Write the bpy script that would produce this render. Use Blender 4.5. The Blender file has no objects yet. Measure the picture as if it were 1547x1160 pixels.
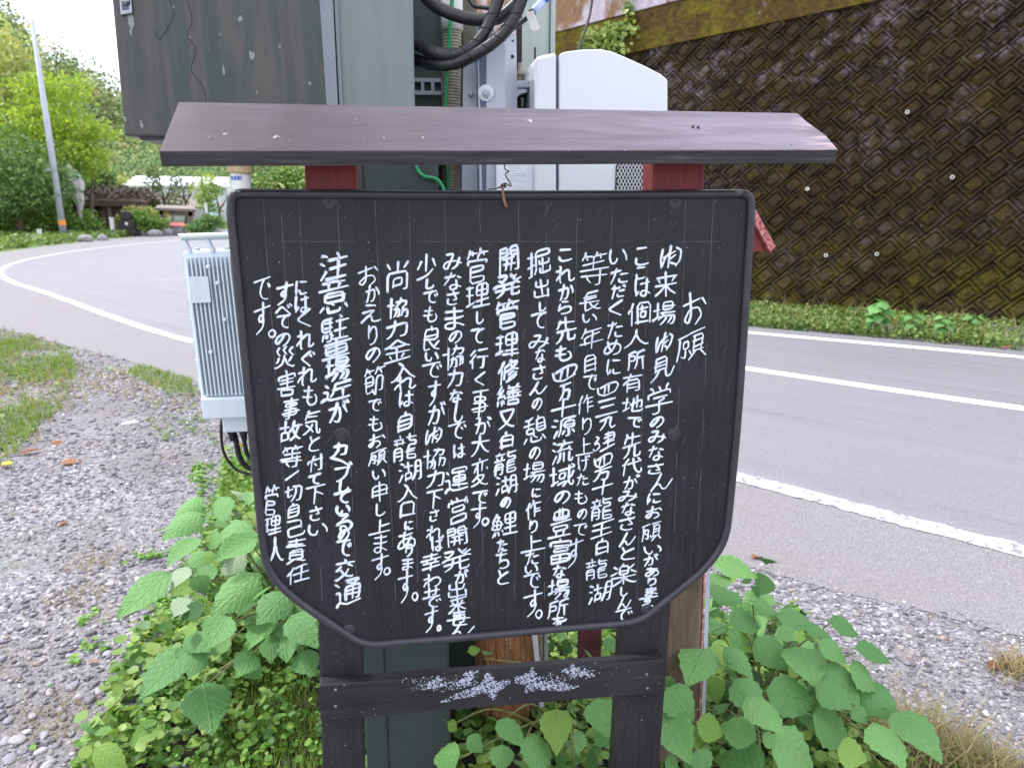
import bpy, math, random
import numpy as np
from mathutils import Vector, Matrix, Euler

random.seed(7); rng = np.random.default_rng(7)
scene = bpy.context.scene
C = scene.collection

# ------------------------------------------------------------------ camera
F_PX, CX, CY, CAM_H = 1150.0, 773.5, 580.0, 1.5      # focal length and centre in photo pixels, eye height in metres
_d = np.array([775 - CX, 4850.0, F_PX]); _d /= np.linalg.norm(_d)
_r = np.array([9400.0, 0, F_PX]); _r[1] = -(_d[0]*_r[0] + _d[2]*_r[2]) / _d[1]; _r /= np.linalg.norm(_r)
_f = np.cross(-_d, _r)
if _f[2] < 0: _f = -_f
BM = np.array([_r, _f, -_d])                           # image axes -> world axes
def ray(x, y): return BM @ np.array([x - CX, y - CY, F_PX])
def onY(x, y, Y):
    v = ray(x, y); return v * (Y / v[1]) + np.array([0, 0, CAM_H])
def onZ(x, y, z=0.0):
    v = ray(x, y); return v * ((z - CAM_H) / v[2]) + np.array([0, 0, CAM_H])

cam_data = bpy.data.cameras.new('camera'); cam = bpy.data.objects.new('camera', cam_data); C.objects.link(cam)
R = Matrix([BM @ np.array([1, 0, 0]), BM @ np.array([0, -1, 0]), BM @ np.array([0, 0, -1])]).transposed()
cam.matrix_world = Matrix.Translation((0, 0, CAM_H)) @ R.to_4x4()
cam_data.sensor_width = 36; cam_data.lens = F_PX / 1547 * 36
cam_data.clip_start = .05; cam_data.clip_end = 2000
cam_data.dof.use_dof = True; cam_data.dof.focus_distance = 1.36; cam_data.dof.aperture_fstop = 8
scene.camera = cam

# ------------------------------------------------------------------ light
SUN_EL, SUN_AZ = math.radians(58), math.radians(292)   # azimuth measured clockwise from +Y
world = bpy.data.worlds.new('World'); scene.world = world; world.use_nodes = True
nt = world.node_tree; bg = nt.nodes['Background']
sky = nt.nodes.new('ShaderNodeTexSky'); sky.sky_type = 'NISHITA'; sky.sun_disc = False
sky.sun_elevation = SUN_EL; sky.sun_rotation = SUN_AZ; sky.dust_density = 3; sky.air_density = 1.0
wm = nt.nodes.new('ShaderNodeMix'); wm.data_type = 'RGBA'; wm.inputs[0].default_value = .8
nt.links.new(sky.outputs[0], wm.inputs[6]); wm.inputs[7].default_value = (7.9, 8.0, 8.9, 1)
nt.links.new(wm.outputs[2], bg.inputs[0]); bg.inputs[1].default_value = .115
sun = bpy.data.lights.new('sun', 'SUN'); sun.energy = 1.6; sun.angle = math.radians(10); sun.color = (1, .97, .93)
so = bpy.data.objects.new('sun', sun); C.objects.link(so)
sv = Vector((math.sin(SUN_AZ)*math.cos(SUN_EL), math.cos(SUN_AZ)*math.cos(SUN_EL), math.sin(SUN_EL)))
so.rotation_euler = sv.to_track_quat('Z', 'Y').to_euler()
scene.view_settings.view_transform = 'Standard'; scene.view_settings.look = 'None'
scene.view_settings.gamma = 1; scene.view_settings.use_curve_mapping = False
scene.view_settings.exposure = 1.3
scene.render.engine = 'CYCLES'; scene.cycles.max_bounces = 6; scene.cycles.transparent_max_bounces = 6

# ------------------------------------------------------------------ materials
def lin(c): return tuple(((x/255)/12.92 if x/255 <= .04045 else (((x/255)+.055)/1.055)**2.4) for x in c)
class NT:
    def __init__(s, name):
        s.m = bpy.data.materials.new(name); s.m.use_nodes = True; s.t = s.m.node_tree
        s.b = s.t.nodes['Principled BSDF']; s.geo = None
    def n(s, ty, **kw):
        x = s.t.nodes.new(ty)
        for k, v in kw.items(): setattr(x, k, v)
        return x
    def l(s, a, b): s.t.links.new(a, b)
    def coord(s, scale=(1, 1, 1), kind='Object', rot=(0, 0, 0)):
        tc = s.n('ShaderNodeTexCoord'); mp = s.n('ShaderNodeMapping'); mp.inputs['Scale'].default_value = scale
        mp.inputs['Rotation'].default_value = rot
        if kind == 'World':
            g = s.n('ShaderNodeNewGeometry'); s.l(g.outputs['Position'], mp.inputs[0])
        else: s.l(tc.outputs[kind], mp.inputs[0])
        return mp.outputs[0]
    def noise(s, co, scale=5, detail=4, rough=.55, dist=0):
        x = s.n('ShaderNodeTexNoise'); x.inputs['Scale'].default_value = scale; x.inputs['Detail'].default_value = detail
        x.inputs['Roughness'].default_value = rough; x.inputs['Distortion'].default_value = dist
        s.l(co, x.inputs['Vector']); return x.outputs['Fac']
    def voro(s, co, scale=5, feature='F1', out='Distance'):
        x = s.n('ShaderNodeTexVoronoi'); x.feature = feature; x.inputs['Scale'].default_value = scale
        s.l(co, x.inputs['Vector']); return x.outputs[out]
    def ramp(s, fac, stops):
        x = s.n('ShaderNodeValToRGB'); e = x.color_ramp.elements
        while len(e) < len(stops): e.new(.5)
        for q, (p, c) in zip(e, stops):
            q.position = p; q.color = (*(c if hasattr(c, '__len__') else (c, c, c)), 1)
        s.l(fac, x.inputs[0]); return x.outputs[0]
    def mix(s, fac, a, b, mode='MIX'):
        x = s.n('ShaderNodeMix'); x.data_type = 'RGBA'; x.blend_type = mode
        for i, v in ((0, fac), (6, a), (7, b)):
            if isinstance(v, (int, float)): x.inputs[i].default_value = v
            elif isinstance(v, tuple): x.inputs[i].default_value = (*v, 1)
            else: s.l(v, x.inputs[i])
        return x.outputs[2]
    def bump(s, h, strength=.3, dist=.01, prev=None):
        x = s.n('ShaderNodeBump'); x.inputs['Strength'].default_value = strength; x.inputs['Distance'].default_value = dist
        s.l(h, x.inputs['Height'])
        if prev is not None: s.l(prev, x.inputs['Normal'])
        return x.outputs[0]
    def done(s, col=None, rough=None, nrm=None, metal=0, spec=None):
        if col is not None:
            if isinstance(col, tuple): s.b.inputs['Base Color'].default_value = (*col, 1)
            else: s.l(col, s.b.inputs['Base Color'])
        if rough is not None:
            if isinstance(rough, (int, float)): s.b.inputs['Roughness'].default_value = rough
            else: s.l(rough, s.b.inputs['Roughness'])
        if nrm is not None: s.l(nrm, s.b.inputs['Normal'])
        s.b.inputs['Metallic'].default_value = metal
        if spec is not None: s.b.inputs['Specular IOR Level'].default_value = spec
        return s.m
def simple(name, c, rough=.5, var=.25, scale=20, bump=.1, metal=0, stretch=(1, 1, 1), kind='Object', spec=None):
    t = NT(name); co = t.coord(stretch, kind); f = t.noise(co, scale, 5, .6)
    c2 = tuple(x*(1-var) for x in c); c1 = tuple(min(1, x*(1+var*.6)) for x in c)
    col = t.ramp(f, [(.3, c2), (.7, c1)])
    return t.done(col, rough, t.bump(t.noise(co, scale*4, 3), bump, .003), metal, spec)

M = {}
def wood_black(name, base, hi):
    t = NT(name); co = t.coord((1.5, 8, 60) if 'h_' in name else (60, 8, 1.5)); co2 = t.coord()
    f = t.noise(co, 3, 6, .65, .6); g = t.noise(co2, 6, 4)
    col = t.mix(t.ramp(g, [(.35, 0.), (.7, 1.)]), base, hi)
    col = t.mix(t.ramp(f, [(.4, .0), (.75, .45)]), col, tuple(x*1.6+.006 for x in hi))
    sp = t.ramp(t.noise(co2, 160, 2, .5), [(.71, 0.), (.75, 1.)])
    col = t.mix(sp, col, (.22, .2, .22))
    return t.done(col, t.ramp(f, [(.3, .42), (.8, .62)]), t.bump(f, .35, .002), 0, .32)
M['board'] = wood_black('v_black_paint', (.009, .0085, .0115), (.019, .018, .024))
M['post'] = wood_black('v_black_post', (.010, .009, .011), (.024, .021, .026))
M['rail'] = wood_black('h_black_rail', (.010, .009, .011), (.024, .021, .026))
t = NT('h_weathered_roof'); co = t.coord((1.2, 10, 14)); co2 = t.coord((1, 1, 1))
f = t.noise(co, 3.5, 6, .6, 1.2); g = t.noise(co2, 3.3, 4); sx = t.n('ShaderNodeSeparateXYZ'); t.l(t.coord(), sx.inputs[0])
mr = t.n('ShaderNodeMapRange'); t.l(sx.outputs[0], mr.inputs[0]); mr.inputs[1].default_value = -.5; mr.inputs[2].default_value = .22
col = t.mix(mr.outputs[0], (.052, .038, .05), (.21, .19, .235))            # sky reflection put into the colour, paler towards the bare right-hand end
col = t.mix(t.ramp(f, [(.35, 0.), (.62, .4)]), col, (.034, .027, .033)); col = t.mix(t.ramp(g, [(.45, 0.), (.72, .4)]), col, (.15, .115, .145))
col = t.mix(t.ramp(t.noise(co2, 55, 3, .5), [(.71, 0.), (.74, .8)]), col, (.42, .38, .4))
ed = t.n('ShaderNodeMapRange'); t.l(sx.outputs[0], ed.inputs[0]); ed.inputs[1].default_value = .3; ed.inputs[2].default_value = .39
em = t.n('ShaderNodeMath', operation='MULTIPLY'); t.l(ed.outputs[0], em.inputs[0]); t.l(t.ramp(t.noise(co, 9, 4), [(.5, 0.), (.62, .9)]), em.inputs[1])
col = t.mix(em.outputs[0], col, (.62, .42, .42))
M['roofwood'] = t.done(col, .58, t.bump(f, .4, .002), 0, .35)
t = NT('h_dark_plank_edge'); co = t.coord((2, 10, 70)); f = t.noise(co, 3, 6, .65, .8)
M['edge'] = t.done(t.ramp(f, [(.35, (.012, .011, .012)), (.6, (.04, .036, .042)), (.75, (.11, .1, .12))]), .6, t.bump(f, .6, .003))
M['trim'] = simple('trim_rubber', (.034, .032, .042), .38, .3, 30, .15)
t = NT('h_red_paint_wood'); co = t.coord((40, 40, 2)); f = t.noise(co, 3, 5)
M['red'] = t.done(t.ramp(f, [(.3, (.14, .009, .009)), (.75, (.26, .022, .018))]), .5, t.bump(f, .4, .002))
M['redshade'] = simple('red_paint_shaded', (.06, .007, .009), .6, .4, 30, .3)  # the red paint again, with the shade below the board mixed in
t = NT('bleached_red_edge'); co = t.coord(); f = t.noise(co, 90, 5, .7)
M['pinkedge'] = t.done(t.ramp(f, [(.36, (.12, .03, .03)), (.46, (.45, .12, .13)), (.56, (.6, .22, .22)), (.68, (.62, .4, .36))]), .7, t.bump(f, .5, .003))
t = NT('white_marker'); co = t.coord(); f = t.noise(co, 60, 4, .6)
M['ink'] = t.done(t.mix(.5, t.ramp(f, [(.3, (.26, .34, .48)), (.5, (.72, .78, .86))]), t.ramp(t.noise(co, 9, 3, .5), [(.3, (.5, .58, .72)), (.6, (.8, .84, .9))])), .45)
M['faintline'] = simple('scribed_line', (.13, .13, .155), .7, .4, 90, 0)
M['flake'] = simple('worn_white_paint', (.5, .53, .66), .7, .5, 250, .3)
t = NT('weathered_cabinet'); co = t.coord((9, 9, .8)); co2 = t.coord(); co3 = t.coord((1, 1, .55))
f = t.noise(co, 2.2, 6, .6, .5); g = t.noise(co2, 11, 5, .6)
col = t.ramp(f, [(.3, (.022, .042, .038)), (.46, (.036, .052, .05)), (.56, (.078, .07, .06)), (.68, (.04, .044, .052)), (.85, (.13, .098, .06))])
col = t.mix(t.ramp(g, [(.4, 0.), (.7, .6)]), col, (.04, .05, .05))
col = t.mix(t.ramp(t.noise(co3, 48, 2, .4), [(.705, 0.), (.73, .7)]), col, (.3, .32, .28))
w = t.n('ShaderNodeTexVoronoi', feature='DISTANCE_TO_EDGE'); w.inputs['Scale'].default_value = 4.5; t.l(t.noise(co3, 3, 5), w.inputs['Vector'])
M['cab'] = t.done(col, .5, t.bump(g, .3, .002))
def painted(name, c, streak=.3, rough=.45, dirt=(.1, .1, .08)):
    t = NT(name); co = t.coord((25, 25, 1.3)); f = t.noise(co, 2, 5, .6); co2 = t.coord(); g = t.noise(co2, 14, 5)
    col = t.mix(t.ramp(f, [(.45, 0.), (.8, streak)]), c, dirt); col = t.mix(t.ramp(g, [(.5, 0.), (.8, streak*.6)]), col, tuple(x*.6 for x in c))
    return t.done(col, rough, t.bump(g, .12, .001))
M['cabgrey'] = painted('grey_green_steel', (.165, .2, .2), .35)
M['cabedge'] = painted('pale_steel_edge', (.19, .22, .25), .3)
M['cabdark'] = painted('dark_green_steel', (.03, .045, .04), .4, .5, (.06, .06, .05))
M['platepale'] = painted('pale_green_plate', (.4, .47, .42), .3)
M['galv'] = painted('galvanised_steel', (.42, .45, .52), .3, .38, (.25, .26, .3))
M['bluegrey'] = painted('blue_grey_steel', (.14, .17, .26), .3)
M['white'] = painted('white_plastic', (.66, .69, .73), .08, .35, (.6, .6, .58))
M['radio'] = painted('pale_cast_metal', (.66, .75, .81), .3, .42, (.4, .42, .4))
M['radiogreen'] = painted('pale_green_tube', (.5, .6, .57), .3, .4, (.3, .33, .28))
M['black'] = simple('black_rubber', (.012, .012, .014), .4, .4, 60, .15)
M['black2'] = simple('black_void', (.01, .01, .01), .7, .2, 20, 0)
M['purple'] = simple('grey_gasket', (.1, .09, .16), .5, .2, 30, 0)
M['green'] = simple('green_insulation', (.01, .26, .1), .35, .2, 60, 0)
M['blue'] = simple('blue_cap', (.02, .12, .62), .35, .2, 40, 0)
M['paleblue'] = simple('pale_blue_sleeve', (.42, .52, .75), .35, .2, 40, 0)
M['beige'] = simple('beige_conduit', (.36, .34, .26), .55, .3, 60, .1)
M['tan'] = simple('tan_coupling', (.42, .33, .17), .5, .35, 50, .1)
M['pvc'] = simple('white_pvc', (.7, .7, .66), .35, .12, 30, 0)
M['label'] = simple('label_paper', (.72, .75, .8), .5, .05, 20, 0)
M['print'] = simple('grey_print', (.5, .52, .56), .6, .05, 20, 0)
M['printblue'] = simple('blue_print', (.03, .1, .5), .6, .1, 20, 0)
M['chrome'] = simple('bright_metal', (.3, .3, .33), .28, .2, 40, .05, 1)
M['rust'] = simple('rusty_wire', (.09, .045, .03), .6, .5, 300, .3)
M['rubberband'] = simple('tan_wire', (.35, .2, .11), .5, .4, 200, .2)
M['yellow'] = simple('yellow_wire', (.8, .5, .05), .4, .1, 60, 0)
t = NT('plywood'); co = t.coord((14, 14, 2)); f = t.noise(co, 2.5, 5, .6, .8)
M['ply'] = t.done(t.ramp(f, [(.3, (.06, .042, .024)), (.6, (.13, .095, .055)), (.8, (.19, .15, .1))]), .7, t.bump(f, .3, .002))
t = NT('split_wood'); co = t.coord((44, 44, 3)); f = t.noise(co, 1.6, 7, .75, 1.4)
M['log'] = t.done(t.ramp(f, [(.3, (.04, .02, .01)), (.42, (.2, .085, .03)), (.5, (.42, .2, .075)), (.57, (.22, .09, .035)), (.64, (.62, .47, .33)), (.74, (.7, .6, .48))]), .6, t.bump(f, .8, .012))
# ground and road
t = NT('gravel_ground'); co = t.coord(kind='World')
vc = t.voro(co, 75, out='Color'); vd = t.voro(co, 75); sep = t.n('ShaderNodeSeparateColor'); t.l(vc, sep.inputs[0])
peb = t.ramp(sep.outputs[0], [(0, (.1, .097, .105)), (.4, (.18, .175, .19)), (.75, (.25, .245, .27)), (1, (.45, .44, .47))])
v2 = t.voro(co, 240, out='Color'); s2 = t.n('ShaderNodeSeparateColor'); t.l(v2, s2.inputs[0])
fine = t.ramp(s2.outputs[0], [(0, (.07, .066, .066)), (.6, (.14, .133, .135)), (1, (.28, .27, .28))])
big = t.noise(co, .9, 5, .6, .4)
col = t.mix(t.ramp(big, [(.38, 0.), (.6, 1.)]), fine, peb)
brown = t.noise(co, 1.3, 6, .7, .3)
col = t.mix(t.ramp(brown, [(.54, 0.), (.68, .4)]), col, (.2, .15, .1))
grn = t.noise(co, .33, 6, .75, .2); col = t.mix(t.ramp(grn, [(.52, 0.), (.62, .6)]), col, (.1, .15, .045))
gg = t.n('ShaderNodeNewGeometry'); sg = t.n('ShaderNodeSeparateXYZ'); t.l(gg.outputs['Position'], sg.inputs[0])
fr = t.n('ShaderNodeMapRange'); t.l(sg.outputs[1], fr.inputs[0]); fr.inputs[1].default_value = 16; fr.inputs[2].default_value = 26
far = t.ramp(t.noise(co, .8, 6, .7), [(.35, (.1, .16, .04)), (.6, (.2, .27, .08)), (.75, (.3, .27, .15))])
col = t.mix(fr.outputs[0], col, far)
M['ground'] = t.done(col, .85, t.bump(vd, .5, .012))
t = NT('asphalt'); co = t.coord(kind='World'); f = t.noise(co, 260, 3, .6); g = t.noise(co, .5, 5, .6); 
rot = t.coord((1, 1, 1), 'World', (0, 0, math.radians(49.5)))
mp = t.n('ShaderNodeMapping'); t.l(rot, mp.inputs[0]); mp.inputs['Scale'].default_value = (.25, 6, 1)
st = t.noise(mp.outputs[0], 1.0, 5, .6)
col = t.ramp(f, [(.3, (.10, .099, .112)), (.5, (.18, .177, .2)), (.72, (.38, .375, .41))])
col = t.mix(t.ramp(g, [(.4, 0.), (.7, .35)]), col, (.23, .222, .24))
col = t.mix(t.ramp(st, [(.57, 0.), (.7, .3)]), col, (.1, .097, .11)); col = t.mix(t.ramp(st, [(.3, .25), (.44, 0.)]), col, (.3, .295, .33)); col = t.mix(t.ramp(t.noise(co, 38, 3, .7), [(.66, 0.), (.74, .5)]), col, (.42, .41, .44))
M['road'] = t.done(col, t.ramp(g, [(.3, .6), (.7, .8)]), t.bump(f, .45, .004))
t = NT('old_asphalt_shoulder'); co = t.coord(kind='World'); f = t.noise(co, 190, 4, .65); g = t.noise(co, 1.1, 6, .7)
col = t.ramp(f, [(.3, (.11, .105, .112)), (.52, (.21, .2, .215)), (.72, (.42, .41, .43))])
col = t.mix(t.ramp(g, [(.45, 0.), (.7, .5)]), col, (.2, .175, .17))
M['shoulder'] = t.done(col, .85, t.bump(f, .6, .006))
t = NT('road_paint'); co = t.coord(kind='World'); f = t.mix(.6, t.noise(co, 90, 5, .7), t.noise(co, 17, 5, .75))
M['paint'] = t.done(t.ramp(f, [(.45, (.2, .195, .22)), (.52, (.66, .67, .7))]), .6, t.bump(f, .4, .004))
M['paint2'] = simple('fresh_road_paint', (.86, .87, .89), .55, .06, 60, .2, kind='World')
M['skid'] = simple('tyre_smear', (.09, .085, .095), .7, .3, 200, .2, kind='World')
# wall
def wallmat(name, bare, moss_amt, bump_s=.5, wet=.42):
    t = NT(name); co = t.coord(kind='World'); n1 = t.noise(co, 1.15, 7, .72, .3); n2 = t.noise(co, 6, 6, .7); n3 = t.noise(co, 42, 4, .65)
    col = t.ramp(n2, [(.3, (.006, .0035, .001)), (.46, (.022, .0125, .003)), (.62, (.048, .03, .006)), (.82, (.09, .04, .009))])
    col = t.mix(t.ramp(t.noise(co, .8, 6, .7, .5), [(.5 - moss_amt, 0.), (.7 - moss_amt*.8, .8)]), col, t.ramp(n3, [(.35, (.014, .011, .001)), (.7, (.085, .066, .003))]))
    zz = t.n('ShaderNodeSeparateXYZ'); t.l(co, zz.inputs[0]); zr_ = t.n('ShaderNodeMapRange'); t.l(zz.outputs[2], zr_.inputs[0]); zr_.inputs[1].default_value = 1.9; zr_.inputs[2].default_value = 3.4; zr_.inputs[3].default_value = .25; zr_.inputs[4].default_value = 1
    zb = t.n('ShaderNodeMapRange'); t.l(zz.outputs[2], zb.inputs[0]); zb.inputs[1].default_value = 1.3; zb.inputs[2].default_value = .1
    mb_ = t.n('ShaderNodeMath', operation='MULTIPLY'); t.l(zb.outputs[0], mb_.inputs[0]); t.l(t.ramp(t.noise(co, 2.2, 6, .75), [(.4, 0.), (.58, .9)]), mb_.inputs[1])
    col = t.mix(mb_.outputs[0], col, t.ramp(n3, [(.35, (.03, .024, .002)), (.7, (.13, .11, .012))]))
    mk = t.n('ShaderNodeMath', operation='MULTIPLY'); t.l(t.ramp(n1, [(.55 - bare, 0.), (.63 - bare*.8, 1.)]), mk.inputs[0]); t.l(t.ramp(t.noise(co, 9, 5, .7), [(.44, 0.), (.58, .8)]), mk.inputs[1])
    mk2 = t.n('ShaderNodeMath', operation='MULTIPLY'); t.l(mk.outputs[0], mk2.inputs[0]); t.l(zr_.outputs[0], mk2.inputs[1])
    col = t.mix(mk2.outputs[0], col, t.ramp(n3, [(.3, (.07, .055, .065)), (.7, (.24, .2, .25))]))
    col = t.mix(t.ramp(t.noise(co, 30, 2, .5), [(.76, 0.), (.79, .8)]), col, (.5, .48, .55))  # sparse pale specks: wet glints painted into the colour
    col = t.mix(t.ramp(t.noise(co, 2.3, 6, .75, .8), [(.36, .75), (.55, 0.)]), col, (.006, .004, .002))
    return t.done(col, t.ramp(n2, [(.3, wet), (.7, .85)]), t.bump(n3, bump_s, .02, t.bump(n2, bump_s, .05)), 0, .12)
M['block'] = wallmat('mossy_wall_block', .05, -.02, .9, .3)
M['joint'] = simple('dark_joint', (.008, .006, .004), .9, .4, 30, .3, kind='World')
t = NT('moss_covered_concrete'); co = t.coord(kind='World'); f = t.noise(co, 1.4, 7, .7, .6); g = t.noise(co, 11, 6, .7)
col = t.mix(t.ramp(f, [(.4, 0.), (.56, 1.)]), t.ramp(g, [(.3, (.035, .03, .003)), (.7, (.14, .115, .006))]), t.ramp(g, [(.3, (.02, .01, .003)), (.7, (.09, .055, .012))]))
col = t.mix(t.ramp(t.noise(co, 2.6, 6, .7, .4), [(.62, 0.), (.7, .7)]), col, (.2, .17, .2))
M['mossband'] = t.done(col, .85, t.bump(g, .9, .05), 0, .15)
t = NT('stained_concrete'); co = t.coord((1, 1, .35), 'World'); f = t.noise(co, 1.6, 7, .7, .5); g = t.noise(co, 14, 5, .7)
col = t.ramp(g, [(.3, (.2, .17, .2)), (.7, (.36, .32, .38))]); col = t.mix(t.ramp(f, [(.46, 0.), (.56, 1.)]), col, t.ramp(g, [(.3, (.05, .02, .006)), (.7, (.16, .075, .015))]))
M['concrete'] = t.done(col, .7, t.bump(g, .6, .02))
# foliage
def leafmat(name, c, c2, rough=.42, veins=False, trans=.3, kind='isl', vary=.5):
    t = NT(name)
    if kind == 'isl': g = t.n('ShaderNodeNewGeometry'); r_ = g.outputs['Random Per Island']
    else: g = t.n('ShaderNodeObjectInfo'); r_ = g.outputs['Random']
    col = t.ramp(r_, [(0, c), (.55, tuple((a+b)/2 for a, b in zip(c, c2))), (1, c2)])
    nrm = None
    if veins:
        sx = t.n('ShaderNodeSeparateXYZ'); t.l(t.coord(), sx.inputs[0])
        ab = t.n('ShaderNodeMath', operation='ABSOLUTE'); t.l(sx.outputs[0], ab.inputs[0])
        m1 = t.n('ShaderNodeMath', operation='MULTIPLY'); t.l(ab.outputs[0], m1.inputs[0]); m1.inputs[1].default_value = -.75
        m2 = t.n('ShaderNodeMath', operation='ADD'); t.l(m1.outputs[0], m2.inputs[0]); t.l(sx.outputs[1], m2.inputs[1])
        m3 = t.n('ShaderNodeMath', operation='MULTIPLY'); t.l(m2.outputs[0], m3.inputs[0]); m3.inputs[1].default_value = 6.5*2*math.pi
        m4 = t.n('ShaderNodeMath', operation='COSINE'); t.l(m3.outputs[0], m4.inputs[0])
        vein = t.ramp(m4.outputs[0], [(.78, 0.), (1, 1.)])
        mid = t.ramp(ab.outputs[0], [(0, 1.), (.025, 0.)])
        vv = t.mix(1.0, vein, mid, 'LIGHTEN')
        f = t.noise(t.coord(), 12, 4, .6)
        nrm = t.bump(t.mix(.5, vv, f), .45, .025)
        col = t.mix(t.mix(1., vv, (.3, .3, .3), 'MULTIPLY'), col, tuple(min(1, x*1.5) for x in c2))
        col = t.mix(t.ramp(f, [(.4, 0.), (.8, .25)]), col, tuple(x*.6 for x in c))
        hole = t.ramp(t.noise(t.coord(), 7, 2, .4), [(.74, 0.), (.76, .7)]); col = t.mix(hole, col, (.16, .12, .04))
    m = t.done(col, rough, nrm)
    if trans:
        tr = t.n('ShaderNodeBsdfTranslucent'); mx = t.n('ShaderNodeMixShader'); mx.inputs[0].default_value = trans
        t.l(t.mix(1., col, (1., 1., .55), 'MULTIPLY'), tr.inputs[0]); out = t.t.nodes['Material Output']
        t.l(t.b.outputs[0], mx.inputs[1]); t.l(tr.outputs[0], mx.inputs[2]); t.l(mx.outputs[0], out.inputs[0])
    return m
M['leaf'] = leafmat('shrub_leaf', (.095, .255, .07), (.18, .39, .115), .5, True, .25, 'obj')
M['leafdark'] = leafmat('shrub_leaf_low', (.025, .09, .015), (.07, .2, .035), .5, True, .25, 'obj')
M['leafpale'] = leafmat('shrub_leaf_underside', (.3, .42, .27), (.36, .48, .3), .55, True, .2, 'obj')
M['leafyel'] = leafmat('shrub_leaf_yellowing', (.14, .3, .04), (.22, .38, .07), .5, True, .3, 'obj')
M['stem'] = simple('leaf_stalk', (.19, .2, .07), .5, .4, 40, .1)
M['clover'] = leafmat('clover_leaf', (.06, .19, .02), (.24, .43, .06), .5)
M['grass'] = leafmat('grass_blade', (.1, .21, .025), (.32, .42, .08), .5)
M['dry'] = leafmat('dry_grass_blade', (.24, .18, .08), (.42, .36, .19), .7)
M['weed'] = leafmat('verge_weed', (.07, .15, .03), (.24, .33, .09), .55)
M['vine'] = leafmat('vine_leaf', (.15, .25, .05), (.42, .5, .16), .5)
M['maple'] = leafmat('maple_leaf', (.2, .35, .03), (.48, .6, .08), .5, trans=.4)
M['yeltree'] = leafmat('yellowing_leaf', (.3, .38, .12), (.55, .55, .24), .5, trans=.4)
M['darktree'] = leafmat('dark_leaf', (.07, .16, .045), (.2, .34, .1), .5)
M['hedge'] = leafmat('bush_leaf', (.07, .19, .03), (.27, .4, .08), .5)
M['olive'] = leafmat('olive_leaf', (.09, .12, .05), (.2, .23, .1), .6)
def forest(name, cols):
    t = NT(name); g = t.n('ShaderNodeNewGeometry'); co = t.coord(kind='World'); f = t.noise(co, .06, 3, .5)
    mx = t.n('ShaderNodeMath', operation='MULTIPLY_ADD'); t.l(g.outputs['Random Per Island'], mx.inputs[0]); mx.inputs[1].default_value = .35
    sb = t.n('ShaderNodeMath', operation='SUBTRACT'); t.l(f, sb.inputs[0]); sb.inputs[1].default_value = .22; t.l(sb.outputs[0], mx.inputs[2])
    return t.done(t.ramp(mx.outputs[0], cols), .8)
M['forest'] = forest('forest_leaf', [(.1, (.07, .16, .06)), (.35, (.14, .26, .09)), (.5, (.27, .34, .11)), (.66, (.38, .35, .17)), (.85, (.3, .23, .16))])
M['hill'] = simple('hill_soil', (.1, .1, .06), .9, .4, .2, 0, kind='World')
M['bark'] = simple('bark', (.1, .075, .055), .8, .4, 12, .5)
M['fallen'] = leafmat('fallen_leaf', (.36, .17, .07), (.26, .1, .06), .6, kind='obj')
M['fallenyel'] = simple('yellow_leaf', (.7, .55, .04), .6, .3, 60, .1)
def stonemat(name, stops, rough=.75):
    t = NT(name); g = t.n('ShaderNodeNewGeometry'); col = t.ramp(g.outputs['Random Per Island'], stops)
    f = t.noise(t.coord(kind='World'), 120, 4, .6); col = t.mix(t.ramp(f, [(.35, .35), (.6, 0.)]), col, (.14, .13, .13)); col = t.mix(t.ramp(t.noise(t.coord(kind='World'), 1.5, 5, .65, .4), [(.42, .0), (.62, .55)]), col, (.1, .093, .095))
    return t.done(col, rough, t.bump(f, .3, .003))
M['gravel'] = stonemat('gravel_stone', [(0, (.08, .078, .09)), (.3, (.17, .165, .2)), (.6, (.27, .265, .32)), (.78, (.42, .41, .46)), (.88, (.33, .25, .19)), (.94, (.6, .6, .64)), (1, (.78, .78, .8))])
t = NT('stone'); g = t.n('ShaderNodeObjectInfo'); f = t.noise(t.coord(), 9, 5, .6)
M['stone'] = t.done(t.mix(t.ramp(f, [(.35, .4), (.65, 0.)]), t.ramp(g.outputs['Random'], [(0, (.26, .26, .31)), (.5, (.36, .35, .4)), (.8, (.5, .49, .53)), (1, (.38, .3, .24))]), (.15, .14, .14)), .75, t.bump(f, .4, .01))
M['soil_shade'] = simple('soil_contact_shade', (.035, .026, .018), .95, .5, 18, .5, kind='World')  # dark soil, its tone also standing in for contact shade under the shrubs
M['rock'] = simple('grey_rock', (.26, .25, .26), .85, .4, 3, .6)
M['brownwall'] = simple('brown_board_wall', (.12, .065, .04), .75, .35, 3, .2, stretch=(12, 12, 1))
M['bark_roof'] = simple('dark_bark_roof', (.15, .11, .1), .9, .45, 6, .6)
M['oldwood'] = simple('silvered_timber', (.25, .21, .19), .8, .35, 6, .3)
M['whitewall'] = simple('white_sheeting', (.72, .75, .8), .6, .12, 1.2, 0)
M['paleblueW'] = simple('pale_blue_panel', (.5, .68, .78), .6, .1, 2, 0)
M['pole'] = simple('grey_pole_steel', (.42, .45, .52), .5, .12, 3, 0)
M['orange'] = simple('orange_band', (.85, .28, .04), .5, .1, 20, 0)
M['whitepost'] = simple('white_post', (.7, .7, .7), .6, .15, 10, 0)
M['tarp'] = simple('pale_cloth', (.45, .42, .43), .7, .3, 4, .4)
M['redroof'] = simple('small_red_roof', (.42, .09, .08), .6, .2, 8, 0)
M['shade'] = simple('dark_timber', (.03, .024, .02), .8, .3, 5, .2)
M['yelsign'] = simple('yellow_board', (.5, .35, .06), .6, .1, 8, 0)

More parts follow.
